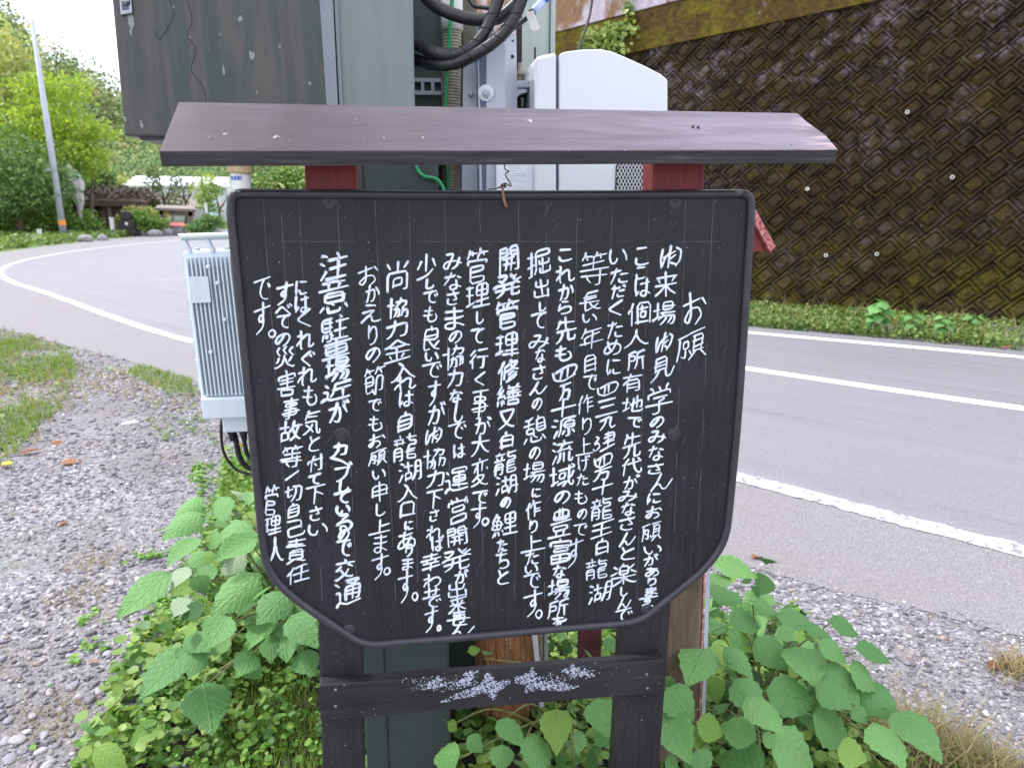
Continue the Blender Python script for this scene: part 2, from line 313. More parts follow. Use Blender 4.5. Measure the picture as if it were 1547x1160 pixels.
# ------------------------------------------------------------------ mesh helpers
class MB:
    def __init__(s): s.v = []; s.f = []
    def add(s, v, f):
        o = len(s.v); s.v += [tuple(map(float, p)) for p in v]; s.f += [tuple(i+o for i in q) for q in f]; return s
    def box(s, a, b):
        (x0, y0, z0), (x1, y1, z1) = a, b
        return s.add([(x0,y0,z0),(x1,y0,z0),(x1,y1,z0),(x0,y1,z0),(x0,y0,z1),(x1,y0,z1),(x1,y1,z1),(x0,y1,z1)],
                     [(0,3,2,1),(4,5,6,7),(0,1,5,4),(1,2,6,5),(2,3,7,6),(3,0,4,7)])
    def prism(s, poly, ext):                 # poly: 3-D points, anticlockwise seen from -ext
        n = len(poly); p = [np.array(q, float) for q in poly]; e = np.array(ext, float)
        return s.add([tuple(q) for q in p] + [tuple(q+e) for q in p], [tuple(range(n)), tuple(range(2*n-1, n-1, -1))] + [(i, i+n, (i+1) % n+n, (i+1) % n) for i in range(n)])
    def tube(s, pts, r, n=8, smooth=0, closed=False, cap=True, squash=1.0):
        P = [np.array(p, float) for p in pts]
        if smooth: P = crom(P, smooth, closed)
        m = len(P); rr = r if hasattr(r, '__len__') else None
        T = []
        for i in range(m):
            a = P[(i-1) % m] if closed or i > 0 else P[i]; b = P[(i+1) % m] if closed or i < m-1 else P[i]
            t_ = b-a; T.append(t_/(np.linalg.norm(t_)+1e-12))
        up = np.array([0, 0, 1.]) if abs(T[0][2]) < .9 else np.array([0, 1., 0])
        N = np.cross(T[0], up); N /= np.linalg.norm(N); V = []
        for i in range(m):
            N = N - T[i]*np.dot(N, T[i]); N /= np.linalg.norm(N)+1e-12; Bn = np.cross(T[i], N)
            q = (rr[min(len(rr)-1, int(i*len(rr)/m))] if rr is not None and len(rr) != m else (rr[i] if rr is not None else r))
            for k in range(n):
                a = 2*math.pi*k/n; V.append(P[i] + q*(math.cos(a)*N + squash*math.sin(a)*Bn))
        Fc = []
        for i in range(m if closed else m-1):
            for k in range(n):
                a, b = i*n+k, i*n+(k+1) % n; c, d_ = ((i+1) % m)*n+(k+1) % n, ((i+1) % m)*n+k
                Fc.append((a, b, c, d_))
        if cap and not closed: Fc += [tuple(range(n-1, -1, -1)), tuple(range((m-1)*n, m*n))]
        return s.add(V, Fc)
    def lathe(s, c, axis, prof, n=16):       # prof: (distance along axis, radius)
        c = np.array(c, float); axis = np.array(axis, float); axis /= np.linalg.norm(axis)
        pts = [c+axis*h for h, _ in prof]
        up = np.array([0, 0, 1.]) if abs(axis[2]) < .9 else np.array([0, 1., 0])
        N = np.cross(axis, up); N /= np.linalg.norm(N); Bn = np.cross(axis, N); V = []; Fc = []
        for p, (h, r) in zip(pts, prof):
            for k in range(n): a = 2*math.pi*k/n; V.append(p + r*(math.cos(a)*N+math.sin(a)*Bn))
        for i in range(len(prof)-1):
            for k in range(n): Fc.append((i*n+k, i*n+(k+1) % n, (i+1)*n+(k+1) % n, (i+1)*n+k))
        Fc += [tuple(range(n-1, -1, -1)), tuple(range((len(prof)-1)*n, len(prof)*n))]
        return s.add(V, Fc)
def crom(P, k, closed=False):
    out = []; m = len(P)
    for i in range(m if closed else m-1):
        p1, p2 = P[i], P[(i+1) % m]
        p0 = P[(i-1) % m] if closed or i > 0 else 2*p1-p2
        p3 = P[(i+2) % m] if closed or i < m-2 else 2*p2-p1
        for j in range(k):
            t_ = j/k; out.append(.5*((2*p1)+(p2-p0)*t_+(2*p0-5*p1+4*p2-p3)*t_*t_+(3*p1-p0-3*p2+p3)*t_**3))
    if not closed: out.append(P[-1])
    return out
def tag(o, label=None, cat=None, group=None, kind=None):
    if label: o['label'] = label
    if cat: o['category'] = cat
    if group: o['group'] = group
    if kind: o['kind'] = kind
    return o
def thing(name, label, cat, loc=(0, 0, 0), group=None, rot=(0, 0, 0)):
    o = bpy.data.objects.new(name, None); C.objects.link(o); o.location = tuple(map(float, loc)); o.rotation_euler = rot
    o.empty_display_size = .1; o['_w'] = list(map(float, loc))
    return tag(o, label, cat, group)
def finish(me, mat, smooth):
    me.materials.append(mat)
    if smooth: me.polygons.foreach_set('use_smooth', [True]*len(me.polygons))
    me.update()
def obj(name, mb, mat, parent=None, smooth=False, bevel=0, local=False, base=None):
    """one mesh object; coordinates in mb are world ones unless local"""
    V = np.array(mb.v if isinstance(mb, MB) else mb[0], float); Fc = mb.f if isinstance(mb, MB) else mb[1]
    o_ = np.zeros(3)
    if parent is not None:
        if not local:
            q = parent
            while q is not None: o_ += np.array(q.location); q = q.parent
        oo = o_; loc = (0, 0, 0)
        if not local:                        # give the part its own origin
            cen = V.mean(0); V = V - cen; loc = tuple(cen - o_)
    else:
        cen = np.array([V[:, 0].mean(), V[:, 1].mean(), V[:, 2].min()]) if base is None else np.array(base, float)
        V = V - cen; loc = tuple(cen)
    me = bpy.data.meshes.new(name); me.from_pydata(V.tolist(), [], Fc); finish(me, mat, smooth)
    o = bpy.data.objects.new(name, me); C.objects.link(o); o.location = loc
    if parent is not None: o.parent = parent
    if bevel:
        b = o.modifiers.new('bevel', 'BEVEL'); b.width = bevel; b.segments = 2; b.limit_method = 'ANGLE'; b.angle_limit = math.radians(35)
    return o
def bulk(name, V, Fq, mat, parent=None, label=None, cat=None, smooth=False, kind='stuff'):
    """V (n,3), Fq (m,k) arrays -> one big mesh"""
    me = bpy.data.meshes.new(name); k = Fq.shape[1]
    me.vertices.add(len(V)); me.vertices.foreach_set('co', np.asarray(V, np.float32).ravel())
    me.loops.add(Fq.size); me.loops.foreach_set('vertex_index', Fq.astype(np.int32).ravel())
    me.polygons.add(len(Fq)); me.polygons.foreach_set('loop_start', np.arange(0, Fq.size, k, dtype=np.int32))
    me.materials.append(mat)
    if smooth: me.polygons.foreach_set('use_smooth', np.ones(len(Fq), bool))
    me.update(calc_edges=True)
    o = bpy.data.objects.new(name, me); C.objects.link(o)
    if parent is not None:
        o.parent = parent; q = parent; s_ = Vector((0, 0, 0))
        while q is not None: s_ += q.location; q = q.parent
        o.location = -s_
    return tag(o, label, cat, None, kind)
def pxprism(mb, pts, Y, depth):              # outline given where it stands: picture points carried to the plane Y
    return mb.prism([onY(x, y, Y) for x, y in pts][::-1], (0, depth, 0))
def rect(x0, y0, x1, y1): return [(x0, y0), (x1, y0), (x1, y1), (x0, y1)]
def structure(name, mb, mat): return tag(obj(name, mb, mat, base=(0, 0, 0)), kind='structure')
def sheet(pts, z): return MB().add([(p[0], p[1], z) for p in pts], [tuple(range(len(pts)))])
def noise2(x, y, s=1.0, seed=0):
    g = np.random.default_rng(seed); out = 0
    for k in range(5):
        a = g.uniform(0, 6.28); f = s*(1.7**k); p = g.uniform(0, 6.28, 2)
        out = out + np.sin((x*math.cos(a)+y*math.sin(a))*f+p[0])*np.cos((y*math.cos(a)-x*math.sin(a))*f*.9+p[1])/(1.25**k)
    return out/2.6
def inside(P, poly):
    x, y = P[:, 0], P[:, 1]; r = np.zeros(len(P), bool); n = len(poly)
    for i in range(n):
        x1, y1 = poly[i]; x2, y2 = poly[(i+1) % n]
        c = ((y1 > y) != (y2 > y)) & (x < (x2-x1)*(y-y1)/((y2-y1) if y2 != y1 else 1e-9)+x1); r ^= c
    return r
def scatter(poly, n):
    poly = np.array(poly); lo, hi = poly.min(0), poly.max(0); P = rng.uniform(lo, hi, (n*3, 2)); return P[inside(P, poly)][:n]
def rotmats(n, tilt=math.pi, base=None):
    a = rng.uniform(0, 2*math.pi, n); t_ = rng.uniform(0, tilt, n); b = rng.uniform(0, 2*math.pi, n)
    def Rz(a): z = np.zeros_like(a); o = np.ones_like(a); c, s = np.cos(a), np.sin(a); return np.array([[c, -s, z], [s, c, z], [z, z, o]]).transpose(2, 0, 1)
    def Rx(a): z = np.zeros_like(a); o = np.ones_like(a); c, s = np.cos(a), np.sin(a); return np.array([[o, z, z], [z, c, -s], [z, s, c]]).transpose(2, 0, 1)
    return Rz(a) @ Rx(t_) @ Rz(b)
def copies(V0, F0, P, S, Rm):
    """place mesh V0/F0 at each P with scale S (n,) or (n,3) and rotation Rm"""
    n = len(P); S = np.asarray(S, float); S = S[:, None, None] if S.ndim == 1 else S[:, None, :]
    V = np.einsum('nij,nvj->nvi', Rm, V0[None]*S) + P[:, None, :]
    Fq = (F0[None]+(np.arange(n)*len(V0))[:, None, None]).reshape(-1, F0.shape[1])
    return V.reshape(-1, 3), Fq
QUAD = (np.array([[-.5, 0, 0], [0, -.32, .06], [.5, 0, 0], [0, .32, .06]], float), np.array([[0, 1, 2, 3]]))
def leaf_cloud(blobs, n, size, flat=.75):
    """leaf faces through the volume of several ellipsoids; thinner in the middle, ragged outside"""
    w = np.array([b[3]*b[4]*b[5] for b in blobs])**.67; w /= w.sum(); P = []
    for b, q in zip(blobs, w):
        k = max(8, int(n*q)); d_ = rng.normal(size=(k, 3)); d_ /= np.linalg.norm(d_, axis=1)[:, None]
        lump = 1+.28*np.sin(d_[:, 0]*5+b[0]*3)*np.sin(d_[:, 2]*6+b[1]*2)+.16*np.sin(d_[:, 1]*11+b[2])
        rr = (rng.uniform(.25, 1.06, k)**.55)*lump
        P.append(d_*rr[:, None]*np.array(b[3:6])+np.array(b[:3]))
    P = np.concatenate(P); m = len(P)
    return copies(*QUAD, P, rng.uniform(.6, 1.35, m)*size, rotmats(m, math.pi*flat))
# ================================================================== SETTING
structure('ground', MB().add([(-400, -60, 0), (400, -60, 0), (400, 500, 0), (-400, 500, 0)], [(0, 1, 2, 3)]), M['ground'])
near_edge = [(5.2, -1.6), (3.4, .55), (2.1, 2.17), (1.69, 2.51), (1.28, 2.91), (.1, 4.3), (-1.0, 5.6), (-1.96, 6.75), (-2.75, 7.62), (-3.79, 8.68), (-5.09, 9.97), (-7.2, 11.9), (-9.6, 14.6), (-11.4, 17.6), (-12.5, 21.5)]
out_edge = [(-12.9, 24.9), (-13.1, 29), (-13.2, 34.4), (-12.4, 42.5), (-10.6, 50), (-6, 60), (2, 70)]
inner = [(9, 66), (3, 56), (-1.2, 46), (-3.2, 38), (-4.4, 31), (-4.7, 25), (-4.0, 20), (-2.2, 15.8), (.6, 12.1), (4.07, 8.93), (5.1, 8.06), (6.2, 7.02), (9, 4.3), (13, .4)]
line_pts = [(7.2, -2.6), (4.9, .15), (2.63, 2.79), (1.76, 3.85), (-.2, 6.1), (-2.55, 8.81), (-3.92, 10.6), (-6.1, 13.7), (-7.79, 16.0), (-9.2, 18.4), (-10.3, 21.4), (-10.85, 25), (-10.75, 29), (-9.9, 33.5), (-8.1, 39), (-5.2, 46), (-1, 54)]
_ne = crom([np.array([*p, 0.]) for p in near_edge], 14); near_edge = [(p[0]+random.gauss(0, .012), p[1]+random.gauss(0, .012)) for p in _ne]
structure('road_shoulder', sheet(near_edge + out_edge + inner, .003), M['shoulder'])
lp = [np.array([*p, 0.]) for p in line_pts]; lc = crom(lp, 8)
def offset_curve(P, d):
    out = []
    for i in range(len(P)):
        a = P[max(0, i-1)]; b = P[min(len(P)-1, i+1)]; t_ = (b-a)/np.linalg.norm(b-a); out.append(P[i]+np.array([-t_[1], t_[0], 0])*d)
    return out
lane = [tuple(p[:2]) for p in offset_curve(lc, 0)]
structure('road', sheet(lane + [(9, 66), (3, 56), (-1.2, 46), (-3.2, 38), (-4.4, 31), (-4.7, 25), (-4.0, 20), (-2.2, 15.8), (.6, 12.1), (4.07, 8.93), (5.1, 8.06), (6.2, 7.02), (9, 4.3), (13, .4)], .005), M['road'])
def strip(name, pts, w, z, mat, k=6, rag=0):
    c = crom([np.array([*p, 0.]) for p in pts], k); a = offset_curve(c, w/2); b = offset_curve(c, -w/2); mb = MB(); n = len(c)
    V = [(p[0]+random.gauss(0, rag), p[1]+random.gauss(0, rag), z) for p in a] + [(p[0]+random.gauss(0, rag), p[1]+random.gauss(0, rag), z) for p in b]
    return structure(name, mb.add(V, [(i+n, i+n+1, i+1, i) for i in range(n-1)]), mat)
strip('edge_line', line_pts, .14, .0072, M['paint'], 40, .007)
strip('centre_line', [(9.5, 0.1), (7.0, 2.55), (4.49, 4.98), (3.02, 6.61), (1.2, 8.75), (-.6, 11.2), (-3.2, 15.2), (-5.6, 20), (-6.6, 25)], .15, .0072, M['paint2'])
strip('edge_line', [(12.5, .2), (9.2, 3.6), (6.06, 6.68), (3.95, 8.5), (1.9, 10.35), (.2, 12.4)], .15, .0072, M['paint2'])

# hill behind, with a mass of trees on it
SKA = [-1.2, -.584, -.458, -.426, -.393, -.366, -.347, -.253, -.148, -.02, .4, 1.0]
SKE = [.5, .245, .182, .158, .134, .115, .096, .062, .024, .01, .02, .06]
def sky_el(a):                               # height/distance of the ridge seen in direction a = x/y
    return np.interp(a, SKA, SKE)
gx, gy = np.meshgrid(np.linspace(-260, 160, 90), np.linspace(58, 210, 50))
def hill_z(X, Y):
    a = X/Y; s = np.clip((Y-60)/85, 0, 1); s = s*s*(3-2*s)
    return sky_el(a)*Y*.93*s*np.clip(1-(Y-150)/220, .5, 1)+1.5*s + noise2(X, Y, .05, 3)*3*s - .4
V = np.stack([gx, gy, hill_z(gx, gy)], -1).reshape(-1, 3); w_ = 90
Fq = np.array([(j*w_+i, j*w_+i+1, (j+1)*w_+i+1, (j+1)*w_+i) for j in range(49) for i in range(89)])
bulk('hill', V, Fq, M['hill'], kind='structure', smooth=True)
PX = []; 
for k in range(1500):
    Y = rng.uniform(62, 150); a = rng.uniform(-1.15, -.2) if k < 1250 else rng.uniform(-.2, .5); X = a*Y
    PX.append((X, Y, float(hill_z(X, Y))))
Vs, Fs = [], []; off = 0
for (X, Y, z) in PX:
    r = rng.uniform(1.7, 3.4); h = r*rng.uniform(.9, 1.5)
    v, f = leaf_cloud([(X, Y, z+h*.9, r, r, h)], 230, .36*Y/90)
    Vs.append(v); Fs.append(f+off); off += len(v)
bulk('forest', np.concatenate(Vs), np.concatenate(Fs), M['forest'], label='wooded hillside of mixed green and browning trees behind the bend', cat='forest')

# ---- retaining wall
W0 = np.array([7.08, 8.03, 0.]); dU = np.array([-.773, .634, 0.]); nH = np.array([.634, .773, 0.])
upw = nH*.3+np.array([0, 0, 1.]); upw /= np.linalg.norm(upw); ow = np.cross(-dU, upw)
if ow @ nH > 0: ow = -ow
def onwall(x, y, off=0.):
    v = ray(x, y); o = np.array([0, 0, CAM_H]); n_ = ow; t_ = ((W0+ow*off-o) @ n_)/(v @ n_); p = o+v*t_; q = p-W0; return q @ dU, q @ upw
_t = [onwall(941, 84), onwall(1230, 23)]; _g = [onwall(840, 52), onwall(1040, 0)]      # the coping climbs with the road
def VT(u): return _t[0][1]+(_t[1][1]-_t[0][1])*(max(u, -2.5)-_t[0][0])/(_t[1][0]-_t[0][0])
def VG(u): return _g[0][1]+(_g[1][1]-_g[0][1])*(max(u, -2.5)-_g[0][0])/(_g[1][0]-_g[0][0])
def wp(u, v, w=0.): return W0+dU*u+upw*v+ow*w
wall = thing('retaining_wall', 'tall mossy retaining wall of diagonal patterned blocks along the road', 'wall', wp(3, 0))
U0, U1 = -6.5, 10.2
obj('backing', MB().prism([wp(U0, -.3, -.02), wp(U1, -.3, -.02), wp(U1, VT(U1), -.02), wp(-2.5, VT(-2.5), -.02), wp(U0, VT(U0), -.02)], -ow*.3), M['joint'], wall)
obj('moss_band', MB().prism([wp(U0, VT(U0), .034), wp(-2.5, VT(-2.5), .034), wp(U1, VT(U1), .034), wp(U1, VG(U1), .034), wp(-2.5, VG(-2.5), .034), wp(U0, VG(U0), .034)], -ow*.3), M['mossband'], wall)
for k in range(6):
    a, b = U0+k*2.8, U0+k*2.8+2.78
    obj('concrete_panel', MB().prism([wp(a, VG(a)+.01, .05), wp(b, VG(b)+.01, .05), wp(b, VG(b)+2.3, .05), wp(a, VG(a)+2.3, .05)], -ow*.35), M['concrete'], wall)
# one block: a rectangle turned 45 degrees, with a raised rim, a sunk ring and a raised middle
A, B = .30, .255
def block_mesh(seed):
    g = np.random.default_rng(seed); mb = MB(); rings = []
    for (ins, z) in ((.002, -.02), (.008, .010), (.024, .018), (.036, .017), (.044, -.002), (.056, -.004), (.066, .010), (.08, .018)):
        a, b = A/2-ins, B/2-ins; j = g.uniform(-.006, .006, (4, 3)); rings.append([(-a+j[0, 0], -b+j[0, 1], z+j[0, 2]*.6), (a+j[1, 0], -b+j[1, 1], z+j[1, 2]*.6), (a+j[2, 0], b+j[2, 1], z+j[2, 2]*.6), (-a+j[3, 0], b+j[3, 1], z+j[3, 2]*.6)])
    V = [p for r in rings for p in r]; Fc = []
    for i in range(len(rings)-1):
        for k in range(4): Fc.append((i*4+k, i*4+(k+1) % 4, (i+1)*4+(k+1) % 4, (i+1)*4+k))
    Fc.append(tuple(range((len(rings)-1)*4, len(rings)*4)))
    return mb.add(V, Fc)
bms = []
for s in range(6):
    q = block_mesh(s); me = bpy.data.meshes.new('block'); me.from_pydata(q.v, [], q.f); me.materials.append(M['block']); bms.append((me, np.array(q.v), q.f))
c45 = math.sqrt(.5); e1 = (dU*-1*c45+upw*c45); e2 = (dU*1*c45+upw*c45)     # the two diagonal courses
spots = []
for i in range(-60, 90):
    for j in range(-60, 90):
        s_ = (j % 2)*A*.5
        a = i*A+s_; b = j*B
        u = (-a*c45+b*c45); v = (a*c45+b*c45)
        hx = (A+B)*c45/2
        if not (U0+hx < u < U1-hx and -.2 < v < VT(u)+.1): continue
        p = wp(u, v); q = BM.T @ (p-np.array([0, 0, CAM_H])); ix, iy = q[0]/q[2]*F_PX+CX, q[1]/q[2]*F_PX+CY
        vis = (830 < ix < 1580 and -30 < iy < 520) and not (ix < 1010 and iy > 75) and not (ix < 1250 and 150 < iy < 245) and not (ix < 1140 and iy > 245)
        spots.append((0 if vis else 1, np.linalg.norm(p), tuple(p)))
spots.sort(key=lambda t_: (t_[0], t_[1])); mat3 = np.array([e1, e2, ow]).T
if np.linalg.det(mat3) < 0: mat3 = np.array([e1, -e2, ow]).T
rb = Matrix(mat3.tolist()).to_4x4(); wl = Vector(wall.location); Vs, Fs = [], []; off = 0
for k, (vis, dist, p) in enumerate(spots):
    me, vv, ff = bms[random.randrange(6)]; tilt = Matrix.Rotation(random.uniform(-.05, .05), 4, 'X') @ Matrix.Rotation(random.uniform(-.045, .045), 4, 'Y') @ Matrix.Rotation(random.uniform(-.03, .03), 4, 'Z')
    pr = Vector(p)+Vector(ow)*random.uniform(-.014, .012)
    if k < 296:
        o = bpy.data.objects.new('block', me); C.objects.link(o); o.parent = wall; o.matrix_local = Matrix.Translation(pr-wl) @ rb @ tilt
    else:
        mm = np.array((Matrix.Translation(pr) @ rb @ tilt)); Vs.append(vv @ mm[:3, :3].T + mm[:3, 3]); Fs += [[i+off for i in f] for f in ff]; off += len(vv)
mb = MB(); mb.v = [tuple(x) for v in Vs for x in v]; mb.f = [tuple(f) for f in Fs]
tag(obj('block_courses', mb, M['block'], wall), kind='stuff')
for (x, y) in ((1371, 168), (1220, 284), (1439, 266), (1325, 382), (1248, 384)):
    u, v = onwall(x, y, .03); obj('weep_pipe', MB().lathe(wp(u, v, -.05), ow+np.array([0, 0, -.2]), [(0, .024), (.10, .024), (.10, .016), (.06, .015)], 12), M['pvc'], wall)

# verge between road and wall: a low bank, its weeds, and taller plants
vin = [np.array([*p, 0.]) for p in [(-2.2, 15.8), (.6, 12.1), (4.07, 8.93), (5.1, 8.06), (6.2, 7.02), (9, 4.3), (13, .4)]]
bank = MB(); top = [wp(8.6, .05, .04), wp(6.5, .05, .04), wp(3.7, .05, .04), wp(2.1, .05, .04), wp(.6, .05, .04), wp(-3, .05, .04), wp(-6.4, .05, .04)]
V = [tuple(p+np.array([0, 0, .0])) for p in vin] + [(p[0], p[1], .10) for p in top]
bank.add(V, [(i, i+1, i+8, i+7) for i in range(6)])
structure('verge', bank, M['ground'])
def blades(P, h, w, n, mat_name, name, label, cat, lean=.5, z=0.):
    """grass: each blade a bent two-quad strip"""
    m = len(P); v0 = np.array([[-.5, 0, 0], [.5, 0, 0], [.38, .12, .55], [-.38, .12, .55], [.05, .45, 1], [-.05, .45, 1]]); f0 = np.array([[0, 1, 2, 3], [3, 2, 4, 5]])
    hh = h*rng.uniform(.5, 1.4, m); S = np.stack([np.full(m, w)*rng.uniform(.7, 1.3, m), hh*lean*2, hh], 1)
    Rm = rotmats(m, .35); a = rng.uniform(0, 6.28, m)
    Pz = np.column_stack([P, np.full(m, z) if np.isscalar(z) else z])
    v, f = copies(v0, f0, Pz, S, Rm); return bulk(name, v, f, M[mat_name], label=label, cat=cat)
def verge_points(n):
    u = rng.uniform(0, 6, n); i = np.minimum(u.astype(int), 5); f = u-i; t_ = rng.uniform(.03, 1, n)
    Va = np.array(V); a = Va[i]*(1-f)[:, None]+Va[i+1]*f[:, None]; b = Va[i+7]*(1-f)[:, None]+Va[i+8]*f[:, None]
    return a*(1-t_)[:, None]+b*t_[:, None]
P = verge_points(26000); keep = noise2(P[:, 0], P[:, 1], 2.2, 5) > -.45; P = P[keep]
v, f = copies(np.array([[-.5, 0, 0], [0, -.4, .1], [.5, 0, 0], [0, .4, .1]]), np.array([[0, 1, 2, 3]]), P+np.column_stack([np.zeros((len(P), 2)), rng.uniform(.01, .10, len(P))]), rng.uniform(.025, .06, len(P)), rotmats(len(P), 1.1))
bulk('verge_weeds', v, f, M['weed'], label='low weeds and grass along the foot of the mossy wall', cat='weeds')
P = verge_points(5000); blades(P[:, :2], .10, .012, 1, 'grass', 'verge_grass', 'short grass blades among the weeds below the wall', 'grass', z=P[:, 2])
P = verge_points(900); blades(P[:, :2], .2, .01, 1, 'dry', 'verge_dry_grass', 'dead straw stalks in the verge below the wall', 'grass', z=P[:, 2])
# ---- leaves for the shrubs: unit leaf, base at the origin, tip at y = 1
def leaf_data(wd, droop, fold, cup, seed, stalk=.3, teeth=9):
    g = np.random.default_rng(seed); rows = 11; V = []; Fc = []
    ys = np.linspace(0, 1, rows)
    for y in ys:
        prof = (math.sin(math.pi*min(1, y**.72))**.8)*(1-.28*y) if 0 < y < 1 else (.03 if y == 0 else 0)
        hw = wd*.62*prof
        if y > .85: hw = wd*.62*(math.sin(math.pi*.85**.72)**.8)*(1-.28*.85)*(1-y)/.15*(.9)
        tooth = .03*wd*(1 if int(round(y*10)) % 2 else -1)*(0 < y < 1)
        zc = -droop*y*y
        for s, k in ((-1, 1), (-.55, 0), (0, 0), (.55, 0), (1, 1)):
            x = s*(hw+(tooth if k else 0)); z = zc+fold*abs(x)-cup*x*x*3+g.uniform(-.008, .008)+.012*math.sin(y*30)*abs(s)
            V.append((x, y-(.05*abs(s) if y < .1 else 0)+(.02*abs(s)), z))
    for i in range(rows-1):
        for k in range(4): a = i*5+k; Fc.append((a, a+1, a+6, a+5))
    mb = MB().add(V, Fc); mb.tube([(0, .02, -.004), (0, -stalk*.5, -.03), (0, -stalk, -.1)], .012, 5)
    return mb
LEAVES = {}
def leaf_mesh(mat_name, i):
    if (mat_name, i) not in LEAVES:
        p = [(.82, .12, .15, .1, .3), (.95, .22, .1, .2, .25), (.7, .3, .2, .1, .35), (.9, .08, .22, .05, .3), (.78, .4, .12, .25, .3)][i]
        q = leaf_data(p[0], p[1], p[2], p[3], i, p[4]); me = bpy.data.meshes.new('leaf'); me.from_pydata(q.v, [], q.f); me.materials.append(M[mat_name]); me.polygons.foreach_set('use_smooth', [True]*len(me.polygons)); LEAVES[(mat_name, i)] = me
    return LEAVES[(mat_name, i)]
def leaf_at(parent, base, tip, width, mat_name='leaf', tilt=None, var=None, name='leaf'):
    base, tip = np.array(base, float), np.array(tip, float); y = tip-base; L = np.linalg.norm(y); y /= L
    up = np.array([random.uniform(-.25, .25), -.55+random.uniform(-.25, .25), .85]) if tilt is None else np.array(tilt, float)
    x = np.cross(y, up); x /= np.linalg.norm(x); z = np.cross(x, y)
    i = random.randrange(5) if var is None else var; me = leaf_mesh(mat_name, i); wd = (.82, .95, .7, .9, .78)[i]
    o = bpy.data.objects.new(name, me); C.objects.link(o); o.parent = parent
    sx = width/(wd*L) if width else 1.0
    m = Matrix([list(x*L*min(1.35, max(.6, sx)))+[0], list(y*L)+[0], list(z*L)+[0], [0, 0, 0, 1]]).transposed()
    m.translation = Vector(base)-Vector(parent.location); o.matrix_local = m
    return o
def shrub(name, label, root, hand, zf, crop, fill, fillbox, group=None, stems=None):
    """hand: leaves (base, tip, width) measured in a crop of the photograph, placed at their own height zf(y) above the ground"""
    t_ = thing(name, label, 'shrub', root, group)
    ox, oy, s = crop; tips = []
    for (bx, by, tx, ty, w, *mt) in hand:
        b = (ox+bx/s, oy+by/s); e = (ox+tx/s, oy+ty/s); zb = zf(b[1])+random.uniform(-.03, .03)
        B_ = onZ(*b, zb); E_ = onZ(*e, max(.03, zb-random.uniform(.0, .045))); px = F_PX/np.dot(_f, [0, 0, 1]) if False else None
        D = np.linalg.norm(B_-np.array([0, 0, CAM_H])); wm_ = w/s/F_PX*D*.93
        d_ = E_-B_; L = np.linalg.norm(d_); mx = max(w/s, math.hypot(e[0]-b[0], e[1]-b[1]))/F_PX*D*1.35
        if L > mx: E_ = B_+d_/L*mx
        leaf_at(t_, B_, E_, wm_, mt[0] if mt else 'leaf'); tips.append(B_)
    root = np.array(root, float)
    for k in range(fill):
        x0, y0, x1, y1, z0, z1 = fillbox; p = np.array([random.uniform(x0, x1), random.uniform(y0, y1), random.uniform(z0, z1)])
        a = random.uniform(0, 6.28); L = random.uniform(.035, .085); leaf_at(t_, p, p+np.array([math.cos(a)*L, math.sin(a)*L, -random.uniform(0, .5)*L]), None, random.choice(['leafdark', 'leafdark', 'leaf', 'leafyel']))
    for k in range(0, len(tips), 2):
        B_ = tips[k]-np.array([0, 0, .01]); r0 = root+np.array([random.uniform(-.08, .08), random.uniform(-.08, .08), 0]); m = (B_+r0)/2+np.array([random.uniform(-.03, .03), random.uniform(-.03, .03), .05])
        obj('stem', MB().tube([r0, m, B_], [.005, .003, .002], 6, 5), M['stem'], t_)
    return t_
